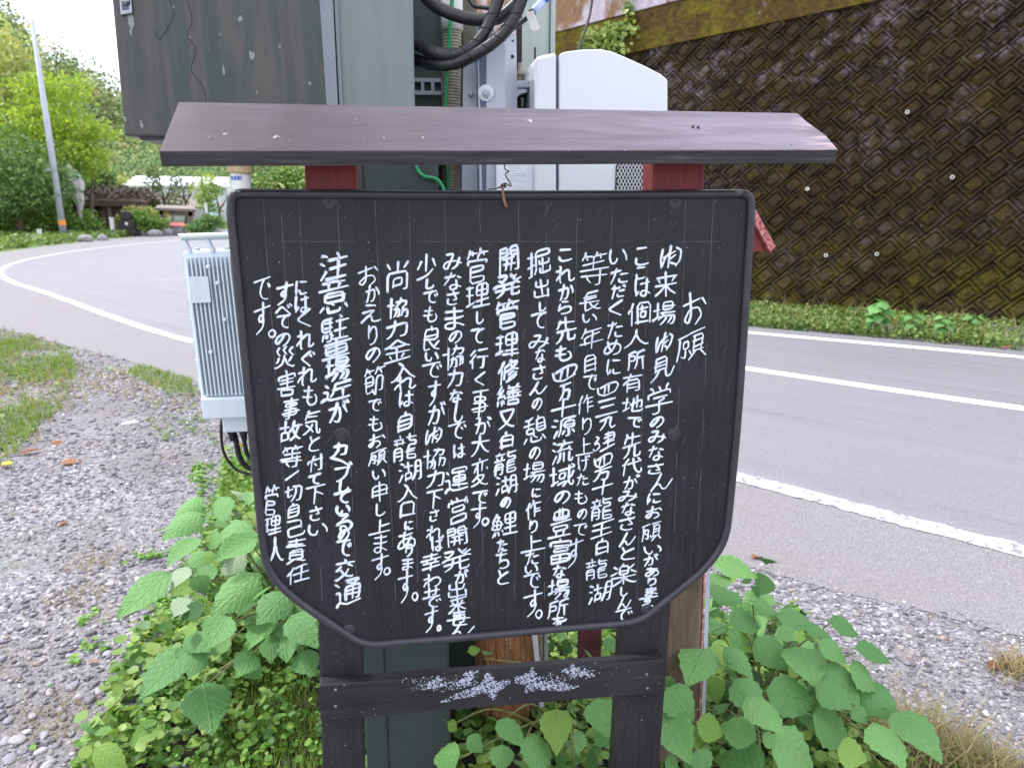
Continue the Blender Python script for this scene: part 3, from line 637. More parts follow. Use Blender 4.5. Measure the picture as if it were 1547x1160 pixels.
GLYPHS = {   # stroke points, each x*100+y on a 64 x 64 square
  '、': [[1043, 1852]],
  '。': [[1052, 1354, 1554, 1952, 2148, 2145, 1841, 1640, 1240, 942, 745, 749, 1052]],
  'あ': [[2711, 2611, 2431, 2645], [1418, 3018, 4416], [4024, 3436, 2943, 2743, 2547, 1949, 1449, 1145, 1241, 1535, 1932, 2331, 2628, 3727, 4429, 4934, 4942, 4747, 4449, 3552]],
  'い': [[1317, 1334, 1541, 1847, 2149, 2649, 3041, 3038], [4219, 4830, 5039, 4943]],
  'え': [[2112, 3814, 4016], [3825, 3527, 3529, 2935, 2838], [1527, 3425, 3527], [1351, 2539, 2738, 3239, 3340, 3549, 3851, 4452, 5051, 5150]],
  'お': [[822, 4414], [2604, 2640, 1654, 646, 2430, 4632, 5246, 3658], [5212, 6022]],
  'か': [[2413, 2321, 1935, 1350, 1051], [4418, 5232, 5136], [1025, 3223, 3423, 3726, 3740, 3448, 3251, 2551]],
  'が': [[5009, 5314, 5514], [4310, 4613, 4716], [2412, 2032, 1642, 1151], [4419, 5134], [925, 3023, 3424, 3627, 3642, 3350, 3151, 2451, 2249]],
  'く': [[3813, 2127, 1831, 1934, 3649]],
  'ぐ': [[3613, 1829, 1733, 3852], [4321, 4627], [3724, 4029]],
  'げ': [[5210, 5414], [4712, 4816], [4113, 4134, 4043, 3846, 3452, 3253, 3053], [1314, 1131, 1139, 1245, 1447, 1451], [2725, 5024], [1838, 1644, 1345]],
  'こ': [[1817, 4217], [1637, 1646, 2150, 2551, 3751, 4649]],
  'さ': [[3312, 3520, 3722, 3724, 4336, 3336], [1421, 3221, 4619, 4818, 4817], [1935, 1737, 1641, 1646, 1949, 2552, 3852, 4350]],
  'し': [[1913, 1844, 2048, 2351, 2852, 3751, 4547, 4843, 4841]],
  'す': [[416, 6012], [3602, 3634, 2640, 2032, 3024, 4034, 3450, 1262]],
  'せ': [[4013, 4036, 3938, 3238], [2015, 2044, 2148, 2550, 3251, 4250, 4649], [927, 5024]],
  'た': [[2412, 2419, 2222, 2129, 1743, 1351], [1121, 2820, 3319, 3418], [3428, 4928], [3140, 3147, 3550, 4751, 5050]],
  'だ': [[4912, 5217], [2313, 2023, 2028, 1738, 1349, 1252, 1152], [4315, 4619], [922, 2821, 3319, 3318], [3329, 4729, 4931], [3041, 2947, 3150, 3451, 4851]],
  'ち': [[2312, 2317, 1931, 2034, 1739], [1219, 3020, 4318], [2034, 2335, 3032, 3932, 4333, 4637, 4644, 4249, 3252, 2351]],
  'て': [[4815, 3517, 3418, 3420, 3221, 2926, 2634, 2741, 3046, 3650, 4151, 4450], [1019, 3216, 3316, 3418]],
  'で': [[3517, 3420, 3122, 2729, 2639, 2844, 3248, 4251, 4550], [1019, 4816], [4824, 5129], [4226, 4532]],
  'と': [[1914, 2529], [4520, 4320, 3027, 2529, 2530, 1837, 1744, 1948, 2551, 3451, 4750]],
  'な': [[2611, 2512, 2419, 2221, 2028, 1241], [4120, 5024], [1121, 2820, 3219, 3317], [3829, 3942, 3850, 3452, 2852, 2349, 2444, 2642, 3040, 3741, 4847]],
  'に': [[1613, 1514, 1231, 1243, 1445, 1451], [3018, 4818], [1838, 1644, 1445], [2839, 2845, 2947, 3249, 4249, 4948]],
  'の': [[3614, 2834, 1452, 640, 1422, 3210, 5014, 5632, 4650, 3460]],
  'は': [[4113, 4148, 3751, 3151, 2749, 2648, 2644, 2742, 3239, 4040, 5146], [1413, 1231, 1243, 1346, 1351], [2723, 5022], [1838, 1644, 1346]],
  'ば': [[5109, 5315], [4612, 4816, 4917], [1413, 1313, 1315, 1034, 1042, 1145, 1246, 1252], [4013, 4049, 3652, 2952, 2549, 2543, 2741, 3240, 3840, 4143, 4543, 4946], [2623, 4423, 4922], [1639, 1445, 1246]],
  'べ': [[4515, 4715, 5021], [4018, 4324, 4525], [1038, 2124, 2522, 2622, 3125, 3733, 5047]],
  'ま': [[3211, 3249, 3051, 2852, 2252, 1851, 1649, 1547, 1643, 2140, 3140, 3342, 3642, 4748], [1618, 3918, 4518, 4617], [1529, 3730, 4728]],
  'み': [[1815, 3214, 3217, 2924, 2829, 2532, 2535, 2044, 1747, 1147, 942, 1038, 1433, 2131, 3131, 3532, 4434, 4637, 5139], [4627, 4538, 4245, 3551, 3252]],
  'め': [[3712, 3132, 2937, 2638], [1616, 2029, 2336, 2638, 2642, 1848, 1448, 1146, 1043, 1135, 1429, 1827, 1924, 3020, 3921, 4323, 4726, 4931, 4940, 4646, 4249, 3452], [2642, 2842, 2843]],
  'も': [[2512, 2140, 2245, 2449, 2852, 3852, 4647, 4745, 4737, 4432, 4231], [1220, 2021, 3521], [1033, 1834, 3434]],
  'ら': [[2413, 3916], [1822, 1634, 1835], [1539, 1639, 1638, 1835, 2035, 3031, 3931, 4534, 4636, 4642, 4644, 4348, 3551, 2352]],
  'り': [[1912, 1724, 1738], [1826, 2125, 2321, 2717, 3115, 3816, 4018, 4324, 4337, 3944, 3647, 3150, 2552, 2351]],
  'る': [[1915, 3815, 3619, 2627, 2729], [1536, 2032, 2729, 2830, 3830, 4232, 4636, 4742, 4546, 4150, 3651, 3452, 2652, 2249, 2244, 2342, 2641, 3142, 3545, 3651]],
  'れ': [[2011, 2112, 2120, 2026, 2129, 1932, 2052, 2254], [1022, 2121], [2128, 2427, 2923, 3420, 4020, 4322, 4332, 4240, 4247, 4349, 4550, 5049, 5447, 5544], [1933, 1535, 943, 945]],
  'わ': [[2011, 2112, 2120, 2026, 2129, 1932, 2052, 2254], [1022, 2121], [2129, 2528, 3223, 3622, 4323, 4826, 5030, 5133, 5038, 4941, 4347, 3549], [1933, 1535, 943, 946]],
  'を': [[2611, 2516, 2319, 2222, 2026, 1929, 1335], [1218, 2118, 4017], [4825, 4728, 3432, 3235, 3035, 2637, 2241, 2145, 2350, 2852, 4551], [1929, 2628, 3129, 3231, 3334, 3343]],
  'ん': [[3404, 2230, 458, 1838, 2834, 3452, 4452, 6226]],
  'カ': [[2812, 2728, 2536, 1945, 1450, 1150], [1322, 4622, 4638, 4448, 4250, 3350]],
  'ブ': [[5008, 5313], [4310, 4614, 4517, 4520, 4035, 3640, 2947, 2151, 1750], [1318, 4518]],
  'ー': [[3004, 3330, 3260]],
  '一': [[240, 6014]],
  '万': [[913, 5113], [2313, 2323, 2136, 1647, 1251, 953], [2328, 4628, 4545, 4451, 4154, 3254, 3052]],
  '三': [[1214, 4814], [1632, 4432], [950, 5150]],
  '上': [[2910, 2951], [2926, 4826], [951, 5251]],
  '下': [[913, 5213], [2913, 2954], [2926, 3327, 4835]],
  '九': [[626, 4410, 4040, 4656, 5848], [2818, 2440, 1058]],
  '事': [[3009, 3053, 2954, 2355], [913, 5113], [3026, 4626, 4620, 1519, 1526, 3026], [1332, 4632, 4746, 1346], [839, 5239]],
  '交': [[2909, 3115], [916, 3016, 3115, 3216, 5116], [3922, 4829], [1131, 1430, 2222, 2322], [2132, 2841, 3548, 4753, 5253, 5352], [753, 1154, 2647, 2944, 3243, 3539, 3932]],
  '人': [[3010, 3024, 3227, 3331, 3840, 4650, 5153, 5352], [3024, 2826, 2633, 2143, 1550, 953]],
  '付': [[2209, 2010, 1523, 1554], [4510, 4553, 4254, 3554], [2421, 5221], [1525, 1027, 830, 832], [2831, 3340]],
  '代': [[3410, 3733, 3942, 4249, 4753, 5153, 5347, 5243], [2210, 1718, 1622, 1654], [4511, 5016], [2327, 5223], [1127, 1225, 1624]],
  '任': [[2010, 1618, 1523, 1554], [3714, 3752], [2516, 3714, 3813, 4711, 5112], [730, 1125, 1524], [2232, 5232], [2452, 5252]],
  '作': [[2010, 1423, 1554], [3210, 3118, 2918, 2428], [3118, 5318], [3618, 3654], [829, 1126, 1425], [3630, 5130], [3641, 5241]],
  '修': [[1809, 1418, 1323, 1425, 1454], [3409, 3314, 3215, 3218, 3018, 2622, 2322, 2223, 2245], [3314, 4915, 4819, 4225, 4226], [3218, 3926], [1324, 926, 731], [2231, 2831, 3828, 3926, 4226, 4328, 4529, 5231], [3139, 4133, 4233], [3146, 3744, 4838], [2954, 4250, 5145]],
  '個': [[1710, 1323, 1425, 1454], [3718, 3732], [3023, 4523], [1324, 926, 729, 731], [3732, 4332, 4343, 3243, 3232, 3732], [2451, 5151], [2454, 2412, 5112, 5154]],
  '先': [[3009, 3032], [1810, 1717, 1518, 1324, 1125], [1717, 4817], [932, 5132], [3732, 3750, 3853, 5053, 5152, 5247], [2332, 2239, 1947, 1551, 954]],
  '入': [[2211, 2918, 3024, 2924, 2536, 2044, 1252, 853], [3024, 3325, 4343, 5151]],
  '出': [[3010, 3051], [1414, 1428, 4628, 4714], [1136, 1151, 4951], [4936, 4954]],
  '切': [[1412, 1443, 1843, 2539], [2814, 5114, 5136, 4950, 4753, 4053], [3614, 3630, 3437, 3048, 2751, 2453], [725, 2522]],
  '力': [[2810, 2726, 2437, 1748, 1053], [1021, 4921, 4936, 4750, 4354, 3554]],
  '十': [[3010, 3054], [929, 5229]],
  '協': [[3708, 3714, 3516, 3420, 3025, 2627], [1409, 1454], [2715, 5015, 4825, 4627, 4127], [723, 2023], [2732, 2546, 2450, 2154], [4432, 4343, 4052], [2236, 3436, 3353, 3254, 2954], [3936, 5237, 5152, 5054, 4754]],
  '又': [[1513, 1618, 1823, 2737, 3243, 3948, 5153, 5352], [1113, 4513, 4617, 4029, 3240, 2247, 953]],
  '口': [[1348, 4848], [1253, 1315, 4815, 4852]],
  '営': [[2909, 3113, 3117], [4610, 4314, 4317], [1510, 1815, 1817], [1024, 1117, 5017, 5024], [4229, 4234, 1833, 1826, 1925, 4225, 4229], [1452, 4752, 4741, 1541, 1452]],
  '四': [[420, 844, 2654, 5444], [1022, 3610, 5812, 6026, 5046], [2620, 2244], [4016, 3842]],
  '地': [[3909, 3942], [1410, 1441], [2814, 2847, 2952, 3353, 4853, 5251, 5347], [822, 2122], [2330, 2729, 3027, 3725, 4022, 5020, 5037, 4940, 4640], [845, 2139]],
  '域': [[4010, 4130, 4238, 4339, 4345, 4651, 5054, 5154, 5351, 5246], [1310, 1442], [2317, 5117, 5113, 4709], [822, 1822], [3225, 3425, 3437, 2437, 2426, 3225], [5026, 4638, 4339], [846, 1244, 1542, 1941], [2248, 3644], [3353, 4046, 4345]],
  '場': [[1410, 1439], [2817, 4917], [2817, 2925, 4924, 4810, 2910, 2811, 2817], [821, 2021], [3031, 2937, 2638, 2143], [2331, 5331], [2937, 5138, 5146, 4952, 4854, 4354], [3438, 3441, 3244, 2750, 2452], [4338, 4342, 3751], [844, 843, 1341, 1439, 1739, 2137]],
  '変': [[3009, 3113], [2414, 2536], [914, 5114], [3614, 3629], [1721, 1228], [4926, 5028], [2039, 2846, 2848], [1043, 1144, 2039, 2138, 2336, 4137, 4140, 3645, 3346, 3348], [753, 1054, 2650, 2848, 3348, 3550, 4553, 5154, 5353]],
  '大': [[3010, 3028, 2829, 2440, 1649, 1053, 853], [925, 2925, 3026, 3125, 5125], [3026, 3943, 4650, 5053, 5253]],
  '学': [[1309, 1510, 1814, 1818], [4709, 4413, 4318], [3010, 3214, 3218], [1025, 1018, 5118, 5125], [1827, 4227], [3928, 3831, 3134, 3035, 3053, 2154, 1953], [939, 5239]],
  '害': [[2908, 3111, 3114], [3019, 3042], [1020, 1014, 3114, 5014, 5020], [1622, 4422], [1429, 4729], [936, 5136], [1652, 4552, 4543, 4442, 1742, 1643, 1652]],
  '富': [[3009, 3113], [1020, 1013, 3113, 5013, 5020], [1720, 4420], [1731, 1832, 4232, 4332, 4326, 1726, 1731], [3039, 3053], [1345, 4745], [1353, 4753, 4739, 1438, 1339, 1353]],
  '少': [[2909, 2938], [1818, 1619, 1523, 932], [4419, 5131], [954, 1653, 3148, 3943, 4537]],
  '尚': [[3009, 3024], [1311, 1819], [4811, 4318, 4120], [2245, 3845, 3833, 2333, 2248], [1254, 1225, 3024, 4825, 4853, 4754, 4254]],
  '己': [[1312, 4512, 4533], [4530, 1430, 1451, 1853, 4753, 5150, 5244]],
  '年': [[2009, 1815, 1617, 1026], [1815, 5015], [3316, 3353], [842, 5242], [1742, 1728, 4828]],
  '幸': [[3010, 3024], [1415, 4615], [824, 5224], [4124, 4129, 3932, 3935], [2024, 1929, 2131, 2135], [3035, 3053], [1235, 4835], [945, 5145]],
  '御': [[1408, 834, 1056], [1056, 2036, 3022], [3402, 3130, 2858], [1830, 4616], [3236, 4828], [5010, 6220, 5844, 4660], [3844, 5252]],
  '意': [[3009, 3112], [1213, 3112, 3913, 4014, 4113, 4813], [2113, 2221], [4014, 3821], [921, 5121], [1633, 4533], [4533, 4539, 4440, 1640, 1627, 4427, 4533], [2840, 2843, 3245], [2146, 2253, 2354, 3854, 4052, 4050], [4746, 5051], [1546, 1152]],
  '憩': [[4109, 4013], [1812, 1827], [1012, 1912, 2510, 2610], [819, 2819], [3321, 5021], [3328, 5028], [5028, 5035, 3335, 3315, 3414, 4013, 5014, 5028], [2636, 1136, 1127, 2627, 2640, 3344], [4443, 4745, 5251], [2144, 2152, 2454, 3854, 4152, 4249], [1444, 952]],
  '所': [[5211, 5010, 3514, 3415, 3341, 2952], [2912, 2611, 1214, 1115, 1138, 1047, 853], [1122, 2522, 2534, 1134], [3427, 5227], [4627, 4654]],
  '掘': [[1409, 1452, 1453, 954], [820, 1920], [2521, 5121, 5111, 2511, 2534, 2445, 2153], [4027, 4052], [3129, 3136, 5036, 5028], [737, 2033], [3143, 3152, 5152, 5143]],
  '故': [[1809, 1832], [3610, 3324, 2633, 1732, 1033, 1052], [3519, 5319], [4819, 4824, 4534, 4339, 4140], [819, 2719], [3325, 3426, 3939, 4140, 4144, 4245, 4952, 5153, 5353], [2533, 2548, 1048], [2853, 3350, 3945, 4144]],
  '有': [[2609, 2515, 2217, 2022, 1927, 1954], [916, 5116], [1935, 4535], [936, 1629, 1829, 2126, 4526, 4552, 4254, 3754], [1944, 4544]],
  '来': [[3009, 3054], [1115, 4915], [4621, 4521, 4128], [1621, 1927], [932, 2732, 3335, 4043, 4849, 5251], [951, 1349, 2143, 2834, 3432, 5232]],
  '楽': [[3009, 2914], [1013, 1618], [4119, 4419, 5012], [2223, 3823], [2223, 2331, 3831, 3814, 2314, 2223], [4326, 5231], [831, 1826], [3032, 3054], [839, 2639, 3240, 3440, 3439, 5239], [3440, 3644, 4148, 4952, 5252], [953, 2345, 2543, 2640]],
  '気': [[2009, 1810, 1814, 1616, 1124], [1814, 5115], [1922, 4622], [1330, 4330, 4442, 4651, 4753, 5253, 5352, 5348, 5246], [3234, 2743, 1452, 1054], [1537, 2945, 3551]],
  '注': [[3509, 3814], [1011, 1210, 1813], [2419, 5119], [3720, 3752], [925, 1529], [2635, 4935], [1838, 1840, 1052], [2252, 5352]],
  '流': [[3609, 3716], [1111, 1110, 1715], [2316, 5216], [3316, 3220, 2824, 2728], [4622, 4726, 5130], [925, 1529], [2429, 2628, 3128, 4726], [3634, 3652], [2735, 2646, 2352, 2153], [4535, 4653, 4954, 5253, 5352, 5348], [1838, 1052]],
  '湖': [[1110, 1613], [2710, 2733], [1920, 3420], [4024, 5124], [925, 1427], [4036, 5136], [1539, 1052], [2147, 3247, 3233, 2134, 2151], [3553, 3845, 4037, 4011, 5111, 5152, 5054, 4654]],
  '源': [[1110, 1714], [5212, 2412, 2336, 2244, 1853], [4116, 3918, 3921], [825, 1428], [3129, 5029], [5029, 5036, 3136, 3121, 5021, 5029], [4036, 4053, 3854, 3454], [1539, 1051, 1054], [3243, 2750], [4843, 5250]],
  '災': [[4909, 4215, 4218, 4926, 5126], [1709, 1215, 1218, 1725, 1926], [3309, 2715, 2717, 3224, 3425], [3029, 3037, 2838, 2546, 1950, 1552, 1054, 753], [4832, 4340, 4141], [1732, 1438, 1141, 941], [3037, 3238, 3444, 4050, 4954, 5254, 5453]],
  '王': [[3013, 3052], [1113, 4913], [1431, 4731], [952, 5252]],
  '理': [[3911, 3852], [813, 2113], [1413, 1445], [2722, 5022], [828, 2028], [3932, 5032, 5011, 2711, 2732, 3932], [2741, 5141], [848, 1346, 1445, 2144, 2242], [2352, 5352]],
  '申': [[3009, 3053], [1128, 4928], [1139, 4939], [1142, 1216, 4916, 4942]],
  '発': [[3309, 3514, 3816, 3819, 4122, 4322, 4427], [1211, 2511, 2416, 2021, 1822, 1627], [3816, 4312], [1318, 1822], [4322, 5017], [3628, 3753, 3854, 4854, 5053, 5149], [2328, 2338, 2246, 1850, 1154], [830, 1527, 1728, 4328, 4427, 4627, 5230], [1139, 4939]],
  '白': [[2909, 2715, 2718], [1333, 4733], [1450, 4750], [1354, 1318, 4718, 4754]],
  '目': [[1425, 4625], [1437, 4637], [1450, 4650], [1454, 1413, 4612, 4654]],
  '等': [[1509, 1413, 919], [3609, 3513, 3116, 3019, 3032], [3513, 5213], [1413, 2813, 3116], [4113, 4319], [1813, 1919], [1325, 4725], [833, 5233], [4133, 4153, 3854, 3354], [1041, 5141], [1941, 1945, 2551]],
  '管': [[1409, 1313, 1213, 1018, 819], [3609, 3612, 3020, 3124], [3612, 4213, 5213], [1313, 2813], [4213, 4418], [2013, 2118], [1129, 1125, 1224, 4924, 5025, 5028], [1737, 4337, 4331, 1830, 1731, 1753, 4653, 4645, 1744]],
  '節': [[1409, 1413, 919], [3709, 3613, 3513, 3119], [3613, 5213], [1413, 2813], [1913, 2119], [4213, 4520], [1132, 2832], [1139, 2839, 2724, 1224, 1125, 1151, 2549], [2445, 2549, 2749, 2953], [3554, 3625, 5025, 5046, 5047, 4848, 4448]],
  '線': [[1210, 2016, 634, 1830, 2244, 1054, 446], [3012, 5408, 5628, 3432], [3220, 5418], [4208, 4254], [2840, 5836], [2458, 6252]],
  '繕': [[3209, 3315], [4809, 4610, 4415], [1610, 1021, 1024, 825, 826], [3915, 3937], [2815, 5115], [2118, 1823, 1624, 1529, 1232, 1036, 836, 837], [2921, 5021], [924, 1624], [2728, 5228], [4728, 4832, 4637], [3128, 3132, 3234, 3237], [2030, 2238], [1036, 2135], [2637, 5237], [2142, 2249], [1542, 1652], [943, 754], [2952, 5052, 5043, 3043, 2944, 2952]],
  '自': [[3009, 2912, 2816], [1428, 4728], [1439, 4739], [1451, 4751, 4717, 1417, 1454]],
  '良': [[3009, 3114], [1524, 4524], [1533, 4533, 4514, 3114, 1515, 1553, 2950], [2833, 2836, 3140, 3545, 3846, 3848, 4752, 5153], [3846, 4838, 5038]],
  '行': [[1909, 819], [2912, 5112], [2221, 1726, 1530, 1654], [2627, 5227], [4427, 4453, 4354, 3654], [835, 1232, 1531]],
  '見': [[1806, 1636], [1806, 4604, 4436], [1816, 4414], [1726, 4424], [1736, 4434], [2636, 1850, 460], [3834, 4054, 5254, 6236]],
  '豊': [[3609, 3626], [2509, 2526], [1419, 4719], [1419, 1426, 4726, 4612, 1412, 1419], [931, 5231], [3944, 3949, 3853], [2144, 2253], [2144, 4544, 4537, 1637, 1538, 1544, 2144], [853, 5253]],
  '責': [[3009, 3024], [1112, 4912], [1318, 4718], [824, 5224], [1535, 4635], [4635, 4647, 4547, 1547, 1629, 4529, 4635], [1541, 4641], [3551, 3850, 4954, 5454], [954, 1154, 2250, 2650]],
  '車': [[3010, 3054], [1014, 5014], [1430, 4630], [4630, 4639, 1438, 1422, 1521, 4621, 4630], [946, 5246]],
  '近': [[5210, 4809, 4211, 2912, 2813, 2734, 2444], [1312, 1617], [2825, 5225], [4225, 4245], [928, 1629, 1647], [952, 1447, 1847, 2251, 3153, 5252, 5351]],
  '通': [[2511, 4711, 4614, 4018, 3723, 3746], [912, 1012, 1618], [2916, 3216, 3518, 3818, 3921], [829, 1529, 1547], [2530, 5030], [2537, 5037], [2546, 2523, 3622, 3921, 4322, 5022, 5045, 4946, 4546], [853, 1248, 1547, 1848, 2352, 2853, 4553, 5352]],
  '運': [[1112, 1417], [3616, 3647], [4719, 2318, 2217, 2310, 5110, 5117], [830, 1530, 1546], [2531, 4831], [4831, 4837, 2537, 2525, 4825, 4831], [2243, 5143], [853, 1050, 1546, 1847, 2251, 3253, 5252, 5351]],
  '金': [[1622, 1825, 4225, 4422], [925, 1623, 3011, 3818, 4421, 4422, 5225], [3025, 3052], [1136, 4936], [1741, 2047], [4441, 4047], [953, 5153]],
  '長': [[4711, 1812, 1752, 2052, 3249], [1819, 4519], [1827, 4527], [934, 5234], [3035, 3138, 3443, 3645, 3846, 4049, 5153, 5452], [3846, 4939]],
  '開': [[3418, 5018], [1018, 2618], [5026, 3426, 3411, 5011, 5052, 4954, 4454], [1026, 2626, 2511, 1111, 1012, 1054], [3532, 3553], [1932, 4132], [2532, 2542, 2251], [1841, 4241]],
  '願': [[614, 2808], [1016, 836, 258], [1424, 2422, 2436, 1438, 1424], [2040, 2056, 1252], [2844, 3252], [3408, 6004], [3816, 3646], [3816, 5812, 5646], [3826, 5624], [3736, 5634], [3646, 5644], [4248, 3062], [5246, 6260]],
  '駐': [[4010, 4214], [2611, 1012, 1035, 2635, 2552, 2354, 1854], [1911, 1935], [1019, 2419], [3119, 5219], [4119, 4152], [1028, 2428], [3235, 5035], [2140, 2345, 2645], [1741, 1848], [1342, 1449], [942, 751], [3053, 5353]],
  '鯉': [[1509, 1409, 1414, 1314, 1022, 1131, 1039, 2639, 2623, 1022], [4112, 4153], [4112, 5112, 5132, 3232, 3212, 4112], [1414, 2214, 2021, 1823, 1839], [3222, 5122], [1131, 2631], [3241, 5141], [1645, 1652], [2645, 2748], [2045, 2252], [1146, 854], [2953, 5353]],
  '龍': [[3509, 3521, 5021, 5029, 3529, 3553, 3954, 4954, 5254, 5352, 5350, 5147, 3547], [1809, 1913], [3513, 5213], [914, 2714], [2418, 2225], [1318, 1425], [825, 2825], [3535, 5035], [1137, 2637], [3540, 5040], [1144, 2644], [1154, 1131, 2631, 2653, 2454, 2154]],
}
